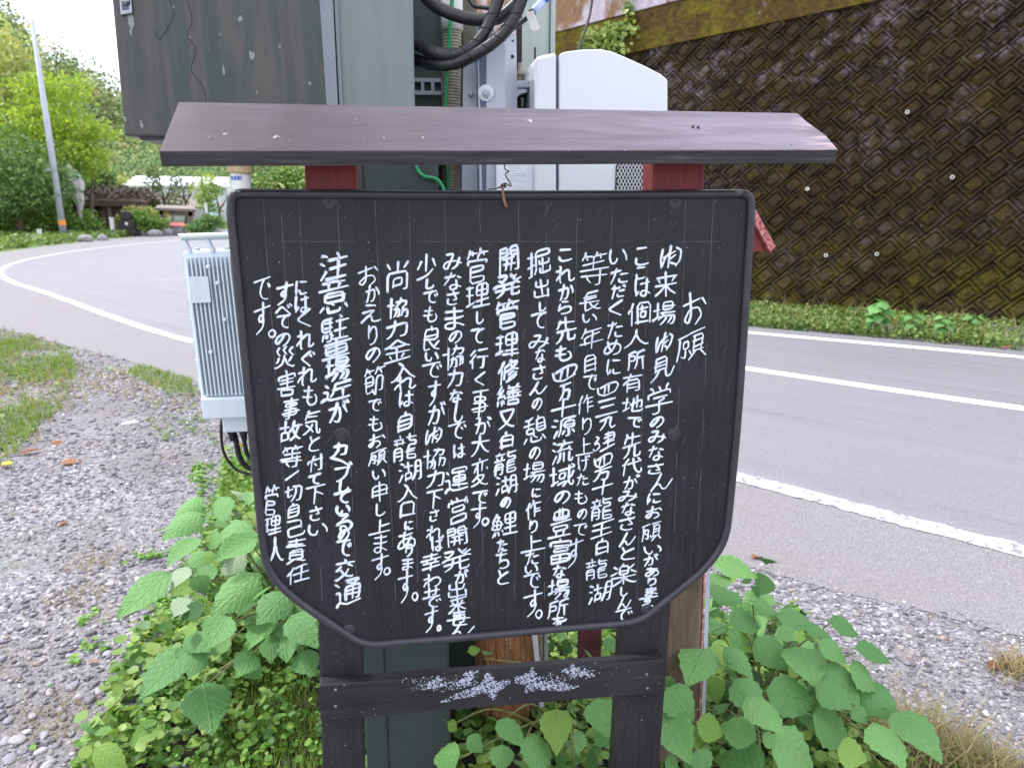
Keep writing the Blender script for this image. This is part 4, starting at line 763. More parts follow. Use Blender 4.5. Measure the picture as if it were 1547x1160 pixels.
COLUMNS = [   # stroke width (0.1 mm), then (character, top, bottom, centre, width) as measured on the board in the photograph
  (45, [('お', 442, 495, 1049, 34), ('願', 497, 546, 1044, 46)]),
  (43, [('御', 369, 407, 1013, 34), ('来', 410, 449, 1006, 34), ('場', 454, 493, 1004, 34), ('御', 501, 533, 1003, 26), ('見', 537, 576, 1000, 34), ('学', 581, 626, 996, 36), ('の', 629, 646, 993, 22), ('み', 651, 669, 992, 28), ('な', 673, 695, 991, 24), ('さ', 700, 716, 990, 24), ('ん', 715, 743, 999, 38), ('に', 744, 760, 988, 20), ('お', 764, 783, 987, 25), ('願', 788, 818, 984, 30), ('い', 824, 836, 987, 24), ('が', 837, 853, 984, 22), ('あ', 856, 870, 985, 20), ('り', 872, 884, 985, 12), ('ま', 886, 899, 984, 18), ('す', 899, 913, 980, 28), ('、', 913, 922, 988, 8)]),
  (42, [('こ', 374, 401, 970, 20), ('こ', 404, 422, 968, 14), ('は', 421, 448, 971, 22), ('個', 454, 491, 965, 34), ('人', 497, 523, 961, 34), ('所', 528, 559, 961, 28), ('有', 562, 593, 955, 30), ('地', 598, 624, 957, 32), ('で', 630, 646, 959, 20), ('先', 651, 693, 955, 26), ('代', 690, 717, 955, 28), ('が', 718, 738, 954, 26), ('み', 741, 757, 949, 30), ('な', 758, 778, 949, 22), ('さ', 780, 800, 947, 24), ('ん', 804, 826, 947, 28), ('と', 825, 844, 949, 20), ('楽', 849, 885, 942, 37), ('し', 885, 899, 943, 10), ('ん', 899, 920, 943, 24), ('で', 919, 939, 942, 28)]),
  (42, [('い', 375, 397, 934, 28), ('た', 405, 428, 935, 26), ('だ', 430, 450, 934, 24), ('く', 454, 478, 931, 22), ('た', 484, 510, 929, 24), ('め', 513, 536, 926, 28), ('に', 542, 566, 927, 22), ('四', 578, 598, 917, 34), ('三', 602, 626, 917, 30), ('九', 629, 648, 917, 24), ('線', 652, 681, 914, 34), ('四', 685, 707, 911, 30), ('万', 707, 725, 911, 26), ('十', 725, 746, 911, 34), ('龍', 749, 786, 909, 34), ('王', 788, 810, 909, 32), ('白', 811, 838, 910, 20), ('龍', 842, 875, 901, 34), ('湖', 879, 911, 905, 34)]),
  (34, [('等', 377, 434, 897, 42), ('長', 440, 471, 892, 30), ('い', 474, 487, 891, 20), ('年', 492, 528, 893, 34), ('目', 534, 563, 892, 16), ('で', 565, 590, 892, 20), ('作', 595, 625, 885, 24), ('り', 629, 656, 886, 14), ('上', 661, 687, 883, 24), ('げ', 687, 711, 882, 18), ('た', 715, 733, 880, 18), ('も', 740, 761, 877, 18), ('の', 768, 784, 879, 14), ('で', 790, 809, 877, 20), ('す', 812, 858, 869, 26)]),
  (46, [('こ', 377, 394, 855, 20), ('れ', 402, 428, 854, 30), ('か', 429, 452, 856, 24), ('ら', 454, 475, 853, 20), ('先', 478, 519, 855, 30), ('も', 522, 546, 851, 24), ('四', 552, 577, 853, 38), ('万', 580, 604, 854, 18), ('十', 602, 630, 850, 38), ('源', 629, 660, 852, 36), ('流', 663, 701, 849, 32), ('域', 701, 737, 850, 38), ('の', 741, 761, 850, 24), ('豊', 766, 812, 847, 34), ('富', 812, 852, 847, 32), ('な', 853, 873, 845, 18), ('場', 873, 905, 845, 36), ('所', 904, 933, 843, 30), ('を', 930, 948, 845, 20)]),
  (40, [('掘', 376, 418, 813, 38), ('出', 421, 451, 818, 24), ('し', 456, 470, 820, 10), ('て', 472, 496, 813, 24), ('み', 505, 526, 814, 30), ('な', 525, 547, 816, 16), ('さ', 551, 573, 814, 18), ('ん', 577, 598, 813, 28), ('の', 601, 620, 812, 16), ('憩', 627, 671, 808, 36), ('の', 676, 695, 808, 18), ('場', 697, 731, 807, 34), ('に', 737, 751, 810, 14), ('作', 756, 783, 805, 26), ('り', 785, 804, 806, 12), ('上', 808, 832, 805, 32), ('た', 832, 852, 804, 20), ('い', 853, 865, 803, 20), ('で', 865, 889, 804, 26), ('す', 889, 932, 805, 26), ('。', 921, 934, 814, 10)]),
  (50, [('開', 371, 413, 769, 30), ('発', 413, 449, 768, 40), ('管', 451, 498, 766, 34), ('理', 502, 539, 767, 34), ('修', 541, 580, 768, 32), ('繕', 580, 614, 768, 36), ('又', 619, 647, 766, 26), ('白', 651, 677, 765, 18), ('龍', 680, 717, 763, 36), ('湖', 717, 747, 765, 32), ('の', 751, 767, 764, 16), ('鯉', 772, 811, 762, 42), ('た', 814, 832, 759, 16), ('ち', 832, 858, 759, 18), ('と', 861, 882, 761, 18)]),
  (42, [('管', 374, 430, 720, 36), ('理', 428, 466, 722, 36), ('し', 470, 489, 725, 10), ('て', 497, 519, 721, 20), ('行', 526, 558, 723, 28), ('く', 562, 583, 725, 16), ('事', 585, 634, 725, 26), ('が', 630, 655, 731, 28), ('大', 656, 687, 725, 28), ('変', 690, 737, 725, 28), ('で', 740, 760, 726, 22), ('す', 760, 797, 723, 22), ('。', 782, 793, 733, 10)]),
  (44, [('み', 382, 408, 683, 30), ('な', 412, 438, 684, 26), ('さ', 440, 462, 684, 20), ('ま', 465, 498, 687, 28), ('の', 500, 519, 688, 20), ('協', 520, 556, 686, 32), ('力', 557, 584, 687, 24), ('な', 588, 608, 689, 20), ('し', 606, 639, 693, 12), ('で', 638, 662, 691, 26), ('は', 671, 691, 694, 18), ('運', 705, 742, 690, 34), ('営', 749, 790, 692, 32), ('開', 795, 825, 691, 30), ('発', 827, 862, 690, 46), ('が', 860, 880, 697, 24), ('出', 878, 903, 690, 28), ('来', 900, 925, 692, 26), ('ま', 922, 935, 694, 18), ('せ', 930, 944, 692, 36), ('ん', 938, 964, 698, 44)]),
  (40, [('少', 383, 424, 645, 28), ('し', 421, 436, 649, 12), ('で', 439, 459, 651, 22), ('も', 463, 487, 650, 20), ('良', 490, 532, 653, 24), ('い', 532, 545, 653, 20), ('で', 548, 571, 653, 26), ('す', 575, 613, 656, 18), ('が', 608, 640, 660, 26), ('御', 643, 671, 656, 26), ('協', 675, 708, 656, 34), ('力', 709, 736, 658, 24), ('下', 741, 768, 656, 22), ('さ', 769, 787, 656, 14), ('れ', 793, 816, 657, 26), ('ば', 808, 832, 661, 18), ('幸', 834, 863, 651, 28), ('わ', 866, 889, 653, 26), ('せ', 886, 903, 653, 22), ('で', 901, 917, 652, 28), ('す', 914, 955, 651, 20), ('。', 944, 952, 663, 5)]),
  (43, [('尚', 394, 441, 600, 32), ('協', 448, 481, 601, 32), ('力', 484, 510, 600, 30), ('金', 511, 548, 601, 38), ('入', 547, 575, 610, 36), ('れ', 566, 590, 613, 32), ('は', 591, 614, 614, 22), ('自', 620, 652, 612, 20), ('龍', 655, 697, 612, 38), ('湖', 695, 728, 620, 36), ('入', 731, 756, 616, 28), ('口', 758, 780, 616, 20), ('に', 786, 800, 618, 12), ('あ', 802, 830, 614, 26), ('り', 820, 840, 618, 10), ('ま', 842, 860, 616, 16), ('す', 860, 911, 613, 22), ('。', 895, 907, 627, 9)]),
  (36, [('お', 400, 432, 556, 32), ('か', 431, 456, 563, 22), ('え', 459, 488, 561, 30), ('り', 491, 522, 563, 14), ('の', 525, 548, 564, 24), ('節', 551, 600, 566, 30), ('で', 603, 622, 566, 22), ('も', 628, 651, 567, 22), ('お', 655, 677, 569, 24), ('願', 677, 704, 571, 28), ('い', 709, 723, 573, 18), ('申', 727, 757, 574, 24), ('し', 760, 779, 575, 14), ('上', 785, 805, 575, 32), ('ま', 806, 834, 575, 20), ('す', 833, 875, 574, 24), ('。', 857, 868, 585, 9)]),
  (54, [('注', 380, 423, 505, 46), ('意', 420, 473, 504, 46), ('駐', 476, 516, 506, 42), ('車', 513, 546, 508, 42), ('場', 538, 577, 510, 38), ('近', 576, 605, 509, 44), ('が', 603, 637, 513, 30), ('カ', 668, 687, 513, 22), ('ー', 689, 706, 514, 6), ('ブ', 699, 726, 519, 26), ('し', 723, 743, 520, 14), ('て', 742, 760, 517, 26), ('い', 763, 775, 518, 20), ('る', 776, 801, 521, 22), ('の', 799, 816, 520, 18), ('で', 814, 842, 520, 24), ('交', 843, 875, 521, 30), ('通', 873, 913, 527, 40)]),
  (42, [('に', 423, 446, 455, 18), ('は', 446, 471, 457, 20), ('く', 468, 496, 460, 20), ('れ', 498, 527, 462, 28), ('ぐ', 529, 552, 466, 20), ('れ', 553, 582, 465, 28), ('も', 583, 613, 468, 22), ('気', 616, 658, 472, 26), ('と', 657, 682, 475, 16), ('付', 686, 712, 477, 26), ('て', 716, 732, 475, 18), ('下', 733, 760, 476, 30), ('さ', 765, 786, 477, 18), ('い', 790, 807, 480, 30)]),
  (42, [('す', 425, 460, 430, 24), ('べ', 460, 476, 429, 24), ('て', 476, 496, 428, 20), ('の', 503, 523, 427, 24), ('災', 521, 558, 430, 30), ('害', 558, 600, 433, 28), ('事', 600, 636, 439, 26), ('故', 634, 667, 440, 34), ('等', 671, 708, 441, 34), ('一', 713, 723, 441, 20), ('切', 732, 757, 443, 28), ('自', 758, 782, 443, 16), ('己', 785, 810, 447, 26), ('責', 811, 851, 448, 32), ('任', 852, 880, 450, 32)]),
  (38, [('で', 420, 454, 397, 28), ('す', 455, 505, 396, 24), ('。', 498, 510, 411, 10)]),
  (43, [('管', 731, 778, 410, 22), ('理', 778, 808, 412, 26), ('人', 810, 850, 416, 24)]),
]
# ================================================================== NOTICE BOARD
YB = 1.324                                    # distance of the board's face
board = thing('notice_board', 'black hand-lettered notice board with cut lower corners under a narrow sloping roof plank', 'notice board', (onY(741, 960, YB)[0], YB+.05, 0))
outline = [(344.5, 325), (344.6, 309), (345.6, 297.5), (350.5, 290.6), (360, 288.3), (380, 288), (560, 288.5), (741, 289), (930, 289), (1108, 289), (1124, 289.3), (1133, 291.5), (1137.6, 298), (1138.6, 310), (1138, 328), (1134, 400), (1127, 520), (1117, 660), (1106, 770), (1101, 805), (1090, 832), (1066, 862), (1036, 888), (1008, 910), (985, 929), (966, 939), (940, 945), (860, 952), (740, 963), (640, 971), (575, 976), (556, 976), (535, 970), (515, 957), (480, 934), (440, 905), (414, 880), (400, 856), (393, 826), (386, 760), (374, 640), (360, 490), (349, 370)]
inner_o = [(741+(x-741)*.985, 632+(y-632)*.985) for x, y in outline]
mb = MB().prism([onY(x, y, YB) for x, y in inner_o], (0, .012, 0)); obj('panel', mb, M['board'], board)
mb = MB(); P = [onY(x, y, YB-.001) for x, y in outline]
cen = sum(P)/len(P); P = [p+(cen-p)/np.linalg.norm(cen-p)*.0065 for p in P]
mb.tube(P, .0078, 10, 3, closed=True, squash=1.05); obj('panel_trim', mb, M['trim'], board, smooth=True)
# posts: black below, still red above the board
def post(xb0, xb1, yb, xt0, xt1, yt, mat, name, extend_down=True):
    Yp = YB+.013; a, b = onY(xb0, yb, Yp), onY(xb1, yb, Yp); c, d_ = onY(xt1, yt, Yp), onY(xt0, yt, Yp)
    if extend_down:
        k = (a[2]+.05)/(d_[2]-a[2]); a, b = a-(d_-a)*k, b-(c-b)*k
    return obj(name, MB().prism([a, b, c, d_], (0, .065, 0)), mat, board, bevel=.003)
post(487, 549, 1160, 464, 536, 300, M['post'], 'post'); post(932, 996, 1160, 983, 1058, 300, M['post'], 'post')
post(462, 538.5, 320, 458, 538.5, 200, M['red'], 'upper_post', False)['label'] = 'red painted top of the left post'
post(985, 1063, 320, 988, 1066, 200, M['red'], 'upper_post', False)['label'] = 'red painted top of the right post'
Yr = YB-.016
obj('crossbar', MB().prism([onY(484, 1088, Yr), onY(1002, 1046, Yr), onY(1003, 996, Yr), onY(482, 1035, Yr)], (0, .028, 0)), M['rail'], board, bevel=.002)
# roof plank: a board tilted towards the reader
fb = [onY(240, 229, YB-.10), onY(1266, 226, YB-.10)]; bk = [onY(270, 154, YB-.025), onY(1205, 171, YB-.025), onY(1218, 183, YB-.04)]
nn = np.array([0, .62, -.78])*.021; dn = np.array([0, .006, -.0215])
top = [fb[0], fb[1], onY(1247, 204, YB-.068), bk[2], bk[1], bk[0]]
obj('roof_plank', MB().prism(top, dn), M['roofwood'], board, bevel=.0012)
obj('plank_edge', MB().prism([fb[0]+dn+[.002, -.0012, .0005], fb[1]+dn+[-.002, -.0012, .0005], fb[1]+[-.001, -.0012, -.0012], fb[0]+[.001, -.0012, -.0012]], (0, .0018, 0)), M['edge'], board)
rear = [bk[0]+np.array([0, .001, -.002]), bk[1]+np.array([-.0, .001, -.002]), bk[1]+np.array([0, .06, .004]), bk[0]+np.array([0, .06, .004])]
obj('ridge_batten', MB().prism(rear, (0, 0, -.018)), M['roofwood'], board)
for (x, y) in ((540, 190), (1047, 191), (1055, 192), (565, 175), (1195, 220)):
    k = (y-160)/68; Y = YB-.025-.075*k; obj('nail', MB().lathe(onY(x, y, Y-.0005), (0, -.75, .65), [(-.002, .0022), (.0008, .0022), (.001, .001)], 8), M['black'], board)
for (x, y) in ((497, 305), (1021, 306), (516, 656), (1018, 656), (977, 921), (527, 952)):
    c = onY(x, y, YB); w_ = obj('washer', MB().lathe(c, (0, -1, 0), [(0, .0125), (.0008, .0125), (.0022, .0108), (.0022, .0102), (.0012, .0095), (.0012, .0075), (.0026, .0062), (.0026, .003)], 24), M['trim'], board, smooth=False)
    obj('screw', MB().lathe(c+[0, -.0024, 0], (0, -1, 0), [(0, .0042), (.0018, .0038), (.0024, .0022), (.0016, .0014), (.0008, .0008)], 12), M['trim'], w_)
for (x, y) in ((507, 1041), (507, 1066), (977, 1018), (978, 1039)):
    obj('nail', MB().lathe(onY(x, y, Yr), (0, -1, 0), [(0, .003), (.0015, .0028), (.002, .001)], 8), M['cabgrey'], board)
# twisted wire through a hole near the top edge
mb = MB(); hole = onY(765, 312, YB-.002); mb.lathe(onY(765, 312, YB), (0, -1, 0), [(0, .0035), (.0006, .0034)], 12); obj('hole', mb, M['black2'], board)
p1 = onY(760, 284, YB-.012)
mb = MB().tube([hole+[0, .004, 0], hole+[0, -.005, 0], onY(762, 300, YB-.012), p1, p1+[.001, .008, .003], p1+[.001, .02, .001]], .0014, 6, 5)
mb.tube([hole+[-.002, .004, 0], hole+[-.002, -.005, 0], onY(760, 300, YB-.012), p1+[-.002, 0, 0], p1+[-.006, .006, .0]], .0013, 6, 5); obj('wire_tie', mb, M['rubberband'], board, smooth=True)
mb = MB(); tw = [(762, 284), (765, 281), (758, 280), (763, 277), (768, 280), (772, 281), (770, 275), (765, 268), (764, 262), (769, 259), (764, 257), (762, 252), (764, 248)]
mb.tube([onY(x, y, YB-.006) for x, y in tw], .0011, 6, 3); mb.tube([onY(x, y, YB-.006) for x, y in ((762, 282), (756, 282), (750, 285), (738, 286))], .001, 5, 3)
mb.tube([onY(x, y, YB-.006) for x, y in ((757, 279), (760, 283), (764, 278), (758, 284))], .0015, 6, 3); obj('wire_twist', mb, M['rust'], board, smooth=True)

# ---- ruled guide lines and scratches on the panel
def ribbon(mb, P, w, z, cap=4, dz=0.0):
    """P: list of (x,z) on the panel; a painted stroke with round ends"""
    P = [np.array(p, float) for p in P]; n = len(P)
    if n == 1: P.append(P[0]+[1e-4, 0]); n = 2
    W = w if hasattr(w, '__len__') else [w]*n; Lf, Rt = [], []
    for i in range(n):
        a = P[max(0, i-1)]; b = P[min(n-1, i+1)]; t_ = (b-a)/(np.linalg.norm(b-a)+1e-9); nn_ = np.array([-t_[1], t_[0]]); Lf.append(P[i]+nn_*W[i]/2); Rt.append(P[i]-nn_*W[i]/2)
    t0 = (P[1]-P[0])/(np.linalg.norm(P[1]-P[0])+1e-9); t1 = (P[-1]-P[-2])/(np.linalg.norm(P[-1]-P[-2])+1e-9); V = []; Fc = []
    for i in range(n): V += [(*Lf[i], dz*i), (*Rt[i], dz*i)]
    Fc = [(2*i, 2*i+1, 2*i+3, 2*i+2) for i in range(n-1)]
    for (c, t_, r, a0, b0, hgt) in ((P[0], -t0, W[0]/2, 1, 0, 0), (P[-1], t1, W[-1]/2, 2*n-2, 2*n-1, dz*(n-1))):
        nn_ = np.array([-t_[1], t_[0]]); idx = []
        for k in range(1, cap+1):
            th = -math.pi/2+math.pi*k/(cap+1); q = c+r*(math.cos(th)*t_+math.sin(th)*nn_); V.append((*q, hgt)); idx.append(len(V)-1)
        Fc.append((a0, *idx, b0) if a0 == 1 else (2*n-1, *idx, 2*n-2))
    return mb.add([(x, YB-z-h, zz) for x, zz, h in V], Fc)
def bp(x, y): p = onY(x, y, YB); return (p[0], p[2])
mb = MB(); q = 0
for (x0, x1) in ((397, 437), (424, 458), (451, 487), (509, 540), (566, 598), (618, 632), (672, 682), (725, 730), (784, 778), (826, 822), (873, 858), (925, 905), (981, 962), (1036, 1017), (1078, 1052)):
    y1 = 905 if 470 < x1 < 1000 else 850; pts = []
    for k in range(24):
        f = k/23; y = 300+(y1-300)*f; pts.append((x0+(x1-x0)*f+random.uniform(-.5, .5), y))
    for k in range(23):
        if random.random() < (.92 if k < 8 else .62): ribbon(mb, [bp(*pts[k]), bp(*pts[k+1])], random.uniform(.0003, .0009), .0001+q*1e-6, 1); q += 1
for k in range(30):
    x = 400+k*23
    if random.random() < .75: ribbon(mb, [bp(x, 365+random.uniform(-.4, .4)), bp(x+23, 365-.1*k*0)], .0005, .00005+q*1e-6, 1); q += 1
for k in range(230):
    x, y = random.uniform(400, 1100), random.uniform(300, 900); a = random.choice([random.uniform(-.15, .15), random.uniform(.3, .8)]); L = random.uniform(2, 14)*(1 if random.random() < .8 else 2)
    if x < 450 and y > 820 or x > 1060 and y > 800: continue
    ribbon(mb, [bp(x, y), bp(x+L*a, y-L)], random.uniform(.0002, .0006), .0002+q*1e-6, 1); q += 1
tag(obj('ruled_lines', mb, M['faintline'], board), kind='stuff')

# ---- hand lettering: brush strokes of white marker, each column one part
def strokes_of(ch): return [[(q // 100, q % 100) for q in st] for st in GLYPHS[ch]]
for wd, entries in COLUMNS:
    mb = MB()
    for (ch, y0, y1, cx, w) in entries:
        S = strokes_of(ch); X = [p[0] for s in S for p in s]; Y = [p[1] for s in S for p in s]
        x_0, x_1, y_0, y_1 = min(X), max(X), min(Y), max(Y); sw = max(1, x_1-x_0); sh = max(1, y_1-y_0)
        kanji = ord(ch) > 0x4dff; w = w*random.uniform(.86, .98); sl = random.uniform(.14, .28)*(1.25 if kanji else .8); lean = random.uniform(-.14, .02); skew = random.uniform(-.1, .1); pw = random.uniform(.92, 1.08)
        for si, s in enumerate(S):
            ang = random.gauss(0, .05); jx, jy = random.gauss(0, .025), random.gauss(0, .022); pts = []
            ext = random.uniform(.98, 1.12) if len(s) == 2 else 1.0
            mx, my = np.mean([p[0] for p in s]), np.mean([p[1] for p in s])
            for (a, b) in s:
                a, b = mx+(a-mx)*ext, my+(b-my)*ext; a, b = mx+(a-mx)-ang*(b-my), my+(b-my)+ang*(a-mx)
                u = (a-x_0)/sw-.5 if sw > 1 else 0; v = (b-y_0)/sh-.5 if sh > 1 else 0
                u += jx; v += jy
                px_ = cx+w*(u*(1+skew*v)+.0)+(y1-y0)*lean*v*.5+random.gauss(0, .25); py_ = (y0+y1)/2+(y1-y0)*v*(.86 if kanji and len(S) > 3 else .93)-w*sl*u*(.9 if y1-y0 > 6 else .2)+random.gauss(0, .25)
                pts.append(np.array(bp(px_, py_)))
            # trailing flick on long down-strokes
            P = pts
            if len(P) > 2:
                P = []                           # soften the corners as a fast hand does
                for i in range(len(pts)-1):
                    a, b = pts[i], pts[i+1]
                    if i == 0: P.append(a)
                    else: P.append(a*.82+b*.18)
                    P.append(a*.5+b*.5)
                    if i == len(pts)-2: P.append(b)
                    else: P.append(a*.18+b*.82)
            n = len(P); base_w = wd*.88e-4*pw*random.uniform(.88, 1.1)*(.86 if len(S) > 11 else 1)
            Wd = [base_w*(1.18-.5*(i/(n-1))**1.5+.09*math.sin(i*1.7+si)) for i in range(n)]
            ribbon(mb, P, Wd, .0004+.00003*si, 4, .0000015)
    obj('lettering', mb, M['ink'], board)
# a faint signature of worn white paint on the crossbar
mb = MB(); shapes = [[(609, 1042), (640, 1038), (655, 1026), (663, 1021), (668, 1030), (676, 1033), (664, 1038), (640, 1040)], [(664, 1045), (690, 1033), (706, 1014), (722, 1013), (712, 1028), (712, 1032), (690, 1035)], [(662, 1061), (690, 1048), (712, 1040), (730, 1030), (735, 1012), (742, 1022), (752, 1031), (768, 1025), (770, 1032), (758, 1040), (746, 1046), (751, 1054), (744, 1056), (734, 1044), (700, 1053)],
  [(778, 1022), (790, 1019), (800, 1016), (805, 1007), (809, 1016), (812, 1024), (830, 1031), (845, 1027), (862, 1035), (876, 1037), (858, 1042), (826, 1043), (812, 1040), (792, 1046), (796, 1034), (780, 1030)], [(847, 1012), (860, 1011), (866, 1002), (872, 1010), (886, 1015), (900, 1022), (878, 1021), (862, 1024), (862, 1018)]]
k = 0
for sh_ in shapes:
    a = np.array(sh_, float); lo, hi = a.min(0), a.max(0); P = rng.uniform(lo, hi, (int((hi-lo).prod()*1.3), 2)); P = P[inside(P, sh_)]; P = np.concatenate([P+rng.normal(size=P.shape)*1.1, rng.normal(size=(160, 2))*[17, 4.5]+(lo+hi)/2]); P = P[noise2(P[:, 0], P[:, 1], .55, 8) > -.12]
    for (x, y) in P:
        c = onY(x, y, Yr-.0004-k*4e-7); k += 1; m = random.randint(4, 6); r = random.uniform(.0003, .0013)*random.uniform(.5, 1.6); a0 = random.uniform(0, 6)
        mb.add([c+np.array([math.cos(a0+i*6.283/m)*r*random.uniform(.6, 1.5), 0, math.sin(a0+i*6.283/m)*r*random.uniform(.5, 1.2)]) for i in range(m)], [tuple(range(m))])
tag(obj('worn_paint', mb, M['flake'], board), kind='stuff')
tag(board, None)

# ================================================================== EQUIPMENT BEHIND THE BOARD
def Yx(x, y, Y): return onY(x, y, Y)
cabinet = thing('equipment_cabinet', 'large dark green weathered steel cabinet above the left end of the roof plank', 'cabinet', Yx(330, 205, 1.8))
Yc = 1.72
mb = MB().prism([Yx(188, 205, Yc), Yx(506, 213, Yc), Yx(494, -120, Yc), Yx(158, -120, Yc)], (0, .24, 0)); obj('body', mb, M['cab'], cabinet, bevel=.004)
mb = MB().prism([Yx(497, 213, Yc-.004), Yx(513, 213, Yc-.004), Yx(497, -120, Yc-.004), Yx(474, -120, Yc-.004)], (0, .2, 0)); obj('edge_flange', mb, M['cabedge'], cabinet, bevel=.002)
mb = MB().box(Yx(212, 212, Yc+.01), Yx(212, 203, Yc+.01)+[.16, .12, 0]); obj('bottom_seal', mb, M['black'], cabinet)
la = obj('latch', MB().prism([Yx(182, 24, Yc-.006), Yx(200, 21, Yc-.006), Yx(197, -20, Yc-.006), Yx(178, -20, Yc-.006)], (0, .01, 0)), M['chrome'], cabinet, bevel=.002)
obj('latch_recess', MB().prism([Yx(184.5, 16, Yc-.0075), Yx(194, 14, Yc-.0075), Yx(192, -14, Yc-.0075), Yx(182, -14, Yc-.0075)], (0, .003, 0)), M['purple'], la)
obj('latch_knob', MB().lathe(Yx(190, 2, Yc-.006), (0, -1, 0), [(0, .009), (.006, .008), (.008, .004)], 14), M['chrome'], la, smooth=True)
mb = MB()
for pts in (((283, 0), (290, 30), (284, 55), (296, 75), (289, 105), (303, 125), (309, 140), (311, 158), (309, 178)), ((233, 44), (240, 60), (255, 40), (262, 20), (256, 0))):
    mb.tube([Yx(x, y, Yc-.0003) for x, y in pts], .0006, 4, 4)
obj('crack_line', mb, M['black'], cabinet)
cab2 = thing('side_cabinet', 'smooth grey-green steel cabinet right of the weathered one, its near face plain', 'cabinet', Yx(570, 200, 1.8))
mb = MB().prism([Yx(517, 222, Yc+.012), Yx(628, 224, Yc+.012), Yx(622, -120, Yc+.012), Yx(499, -120, Yc+.012)], (0, .16, 0)); obj('body', mb, M['cabgrey'], cab2, bevel=.003)
obj('door_edge', MB().prism([Yx(516, 224, Yc+.004), Yx(521, 224, Yc+.004), Yx(504, -120, Yc+.004), Yx(499, -120, Yc+.004)], (0, .008, 0)), M['cabedge'], cab2)
col_ = thing('pedestal_cabinet', 'tall dark green steel pedestal cabinet standing behind the left post', 'cabinet', (Yx(590, 1000, 1.8)[0], 1.9, 0))
Yk = 1.98; a = Yx(508, 150, Yk)[0]; b = Yx(708, 150, Yk)[0]
obj('upper_body', MB().box((a, Yk, 1.64), (b, Yk+.22, 2.4)), M['cabdark'], col_, bevel=.006)
a2, b2 = Yx(508, 263, 1.745)[0], Yx(663, 263, 1.745)[0]
obj('lower_body', MB().box((a2, 1.745, 0), (b2, 2.1, 1.615)), M['cabdark'], col_, bevel=.008)
obj('shade_backing', MB().box((a2+.02, 2.12, 0), (Yx(722, 263, 2.12)[0], 2.16, 1.615)), M['cabdark'], col_)  # added dark panel: extends the cabinet and fills in the black shade beside it
obj('shoulder', MB().box((a2, 1.86, 1.616), (b, 2.2, 1.639)), M['cabdark'], col_)
obj('door_seam', MB().box(((a2*.75+b2*.25), 1.7435, .02), ((a2*.75+b2*.25)+.004, 1.7455, 1.6)), M['black2'], col_)
obj('rear_strip', MB().box((Yx(699, 60, Yk)[0], Yk-.012, Yx(699, 165, Yk)[2]), (Yx(720, 60, Yk)[0], Yk+.0, 2.3)), simple('olive_strip', (.12, .12, .08), .6, .3, 20, .1), col_)
r_ = thing('slotted_rail', 'short galvanised slotted rail on the dark pedestal cabinet', 'rail', Yx(645, 132, Yk))
z0, z1 = Yx(640, 145, Yk)[2], Yx(640, 120, Yk)[2]; xa, xb = Yx(605, 132, Yk)[0], Yx(667, 132, Yk)[0]; mb = MB(); h = (z1-z0)*.24
mb.box((xa, Yk-.02, z0), (xb, Yk-.001, z0+h)); mb.box((xa, Yk-.02, z1-h), (xb, Yk-.001, z1)); x = xa
while x < xb: mb.box((x, Yk-.0198, z0+h*.98), (x+.008, Yk-.002, z1-h*.98)); x += .0245
obj('rail', mb, M['galv'], r_)

# white pvc pipe under the cabinet
pp = thing('drain_pipe', 'white plastic pipe with tan coupling and blue print under the big cabinet', 'pipe', Yx(364, 283, 1.76)); Yp = 1.76
top = Yx(361, 200, Yp); bot = Yx(372, 560, Yp)
obj('pipe', MB().tube([top, Yx(364, 285, Yp), bot+[0, 0, .05], bot+[.02, .01, 0], bot+[.2, .15, -.02]], .0212, 20, 5), M['pvc'], pp, smooth=True)
obj('coupling', MB().lathe(Yx(363, 262, Yp), Yx(361, 200, Yp)-Yx(363, 262, Yp), [(0, .026), (.002, .028), (.03, .028), (.033, .03), (.08, .03)], 24), M['tan'], pp, smooth=False)
mb = MB(); c = Yx(349, 268.5, Yp-.0225)
for k, w in enumerate((3, 1, 2, 1, 1, 3, 1, 2)):
    x = 349.5+k*2.0; mb.box(Yx(x, 272, Yp-.0222+abs(k-7)*.0), Yx(x+w*.45, 266, Yp-.0218))
obj('print', mb, M['printblue'], pp)
# ringed hose with green wire
hose = thing('corrugated_conduit', 'beige ribbed conduit rising behind the roof plank left of the channel', 'conduit', Yx(682, 290, 1.93)); Yh = 1.93
a, b = Yx(679, 690, Yh), Yx(683, 30, Yh); L = np.linalg.norm(b-a); prof = []; n_ = int(L/.0068)
for k in range(n_): prof += [(k*.0068, .0202), (k*.0068+.0022, .0232), (k*.0068+.0046, .0232)]
obj('ribbed_tube', MB().lathe(a, b-a, prof, 18), M['beige'], hose, smooth=False)
obj('sleeve', MB().lathe(Yx(683, 47, Yh), (0, 0, 1), [(0, .0262), (.03, .0262), (.2, .0255)], 18), M['pvc'], hose, smooth=True)
gw = tag(obj('green_wire', MB().tube([Yx(x, y, Yh-.031) for x, y in ((686, -40), (681, 30), (677, 90), (673, 160), (675, 220), (677, 290), (679, 400), (681, 600))], .0044, 10, 4), M['green'], smooth=True), 'straight green earth wire running up along the ribbed conduit', 'wire')
gw2 = tag(obj('green_wire', MB().tube([Yx(x, y, 1.735) for x, y in ((618, 190), (624, 236), (632, 258), (642, 267), (655, 269), (664, 275), (672, 292), (676, 330))], .0038, 10, 5), M['green'], smooth=True), 'curved green wire dipping between the roof plank and the panel top', 'wire')

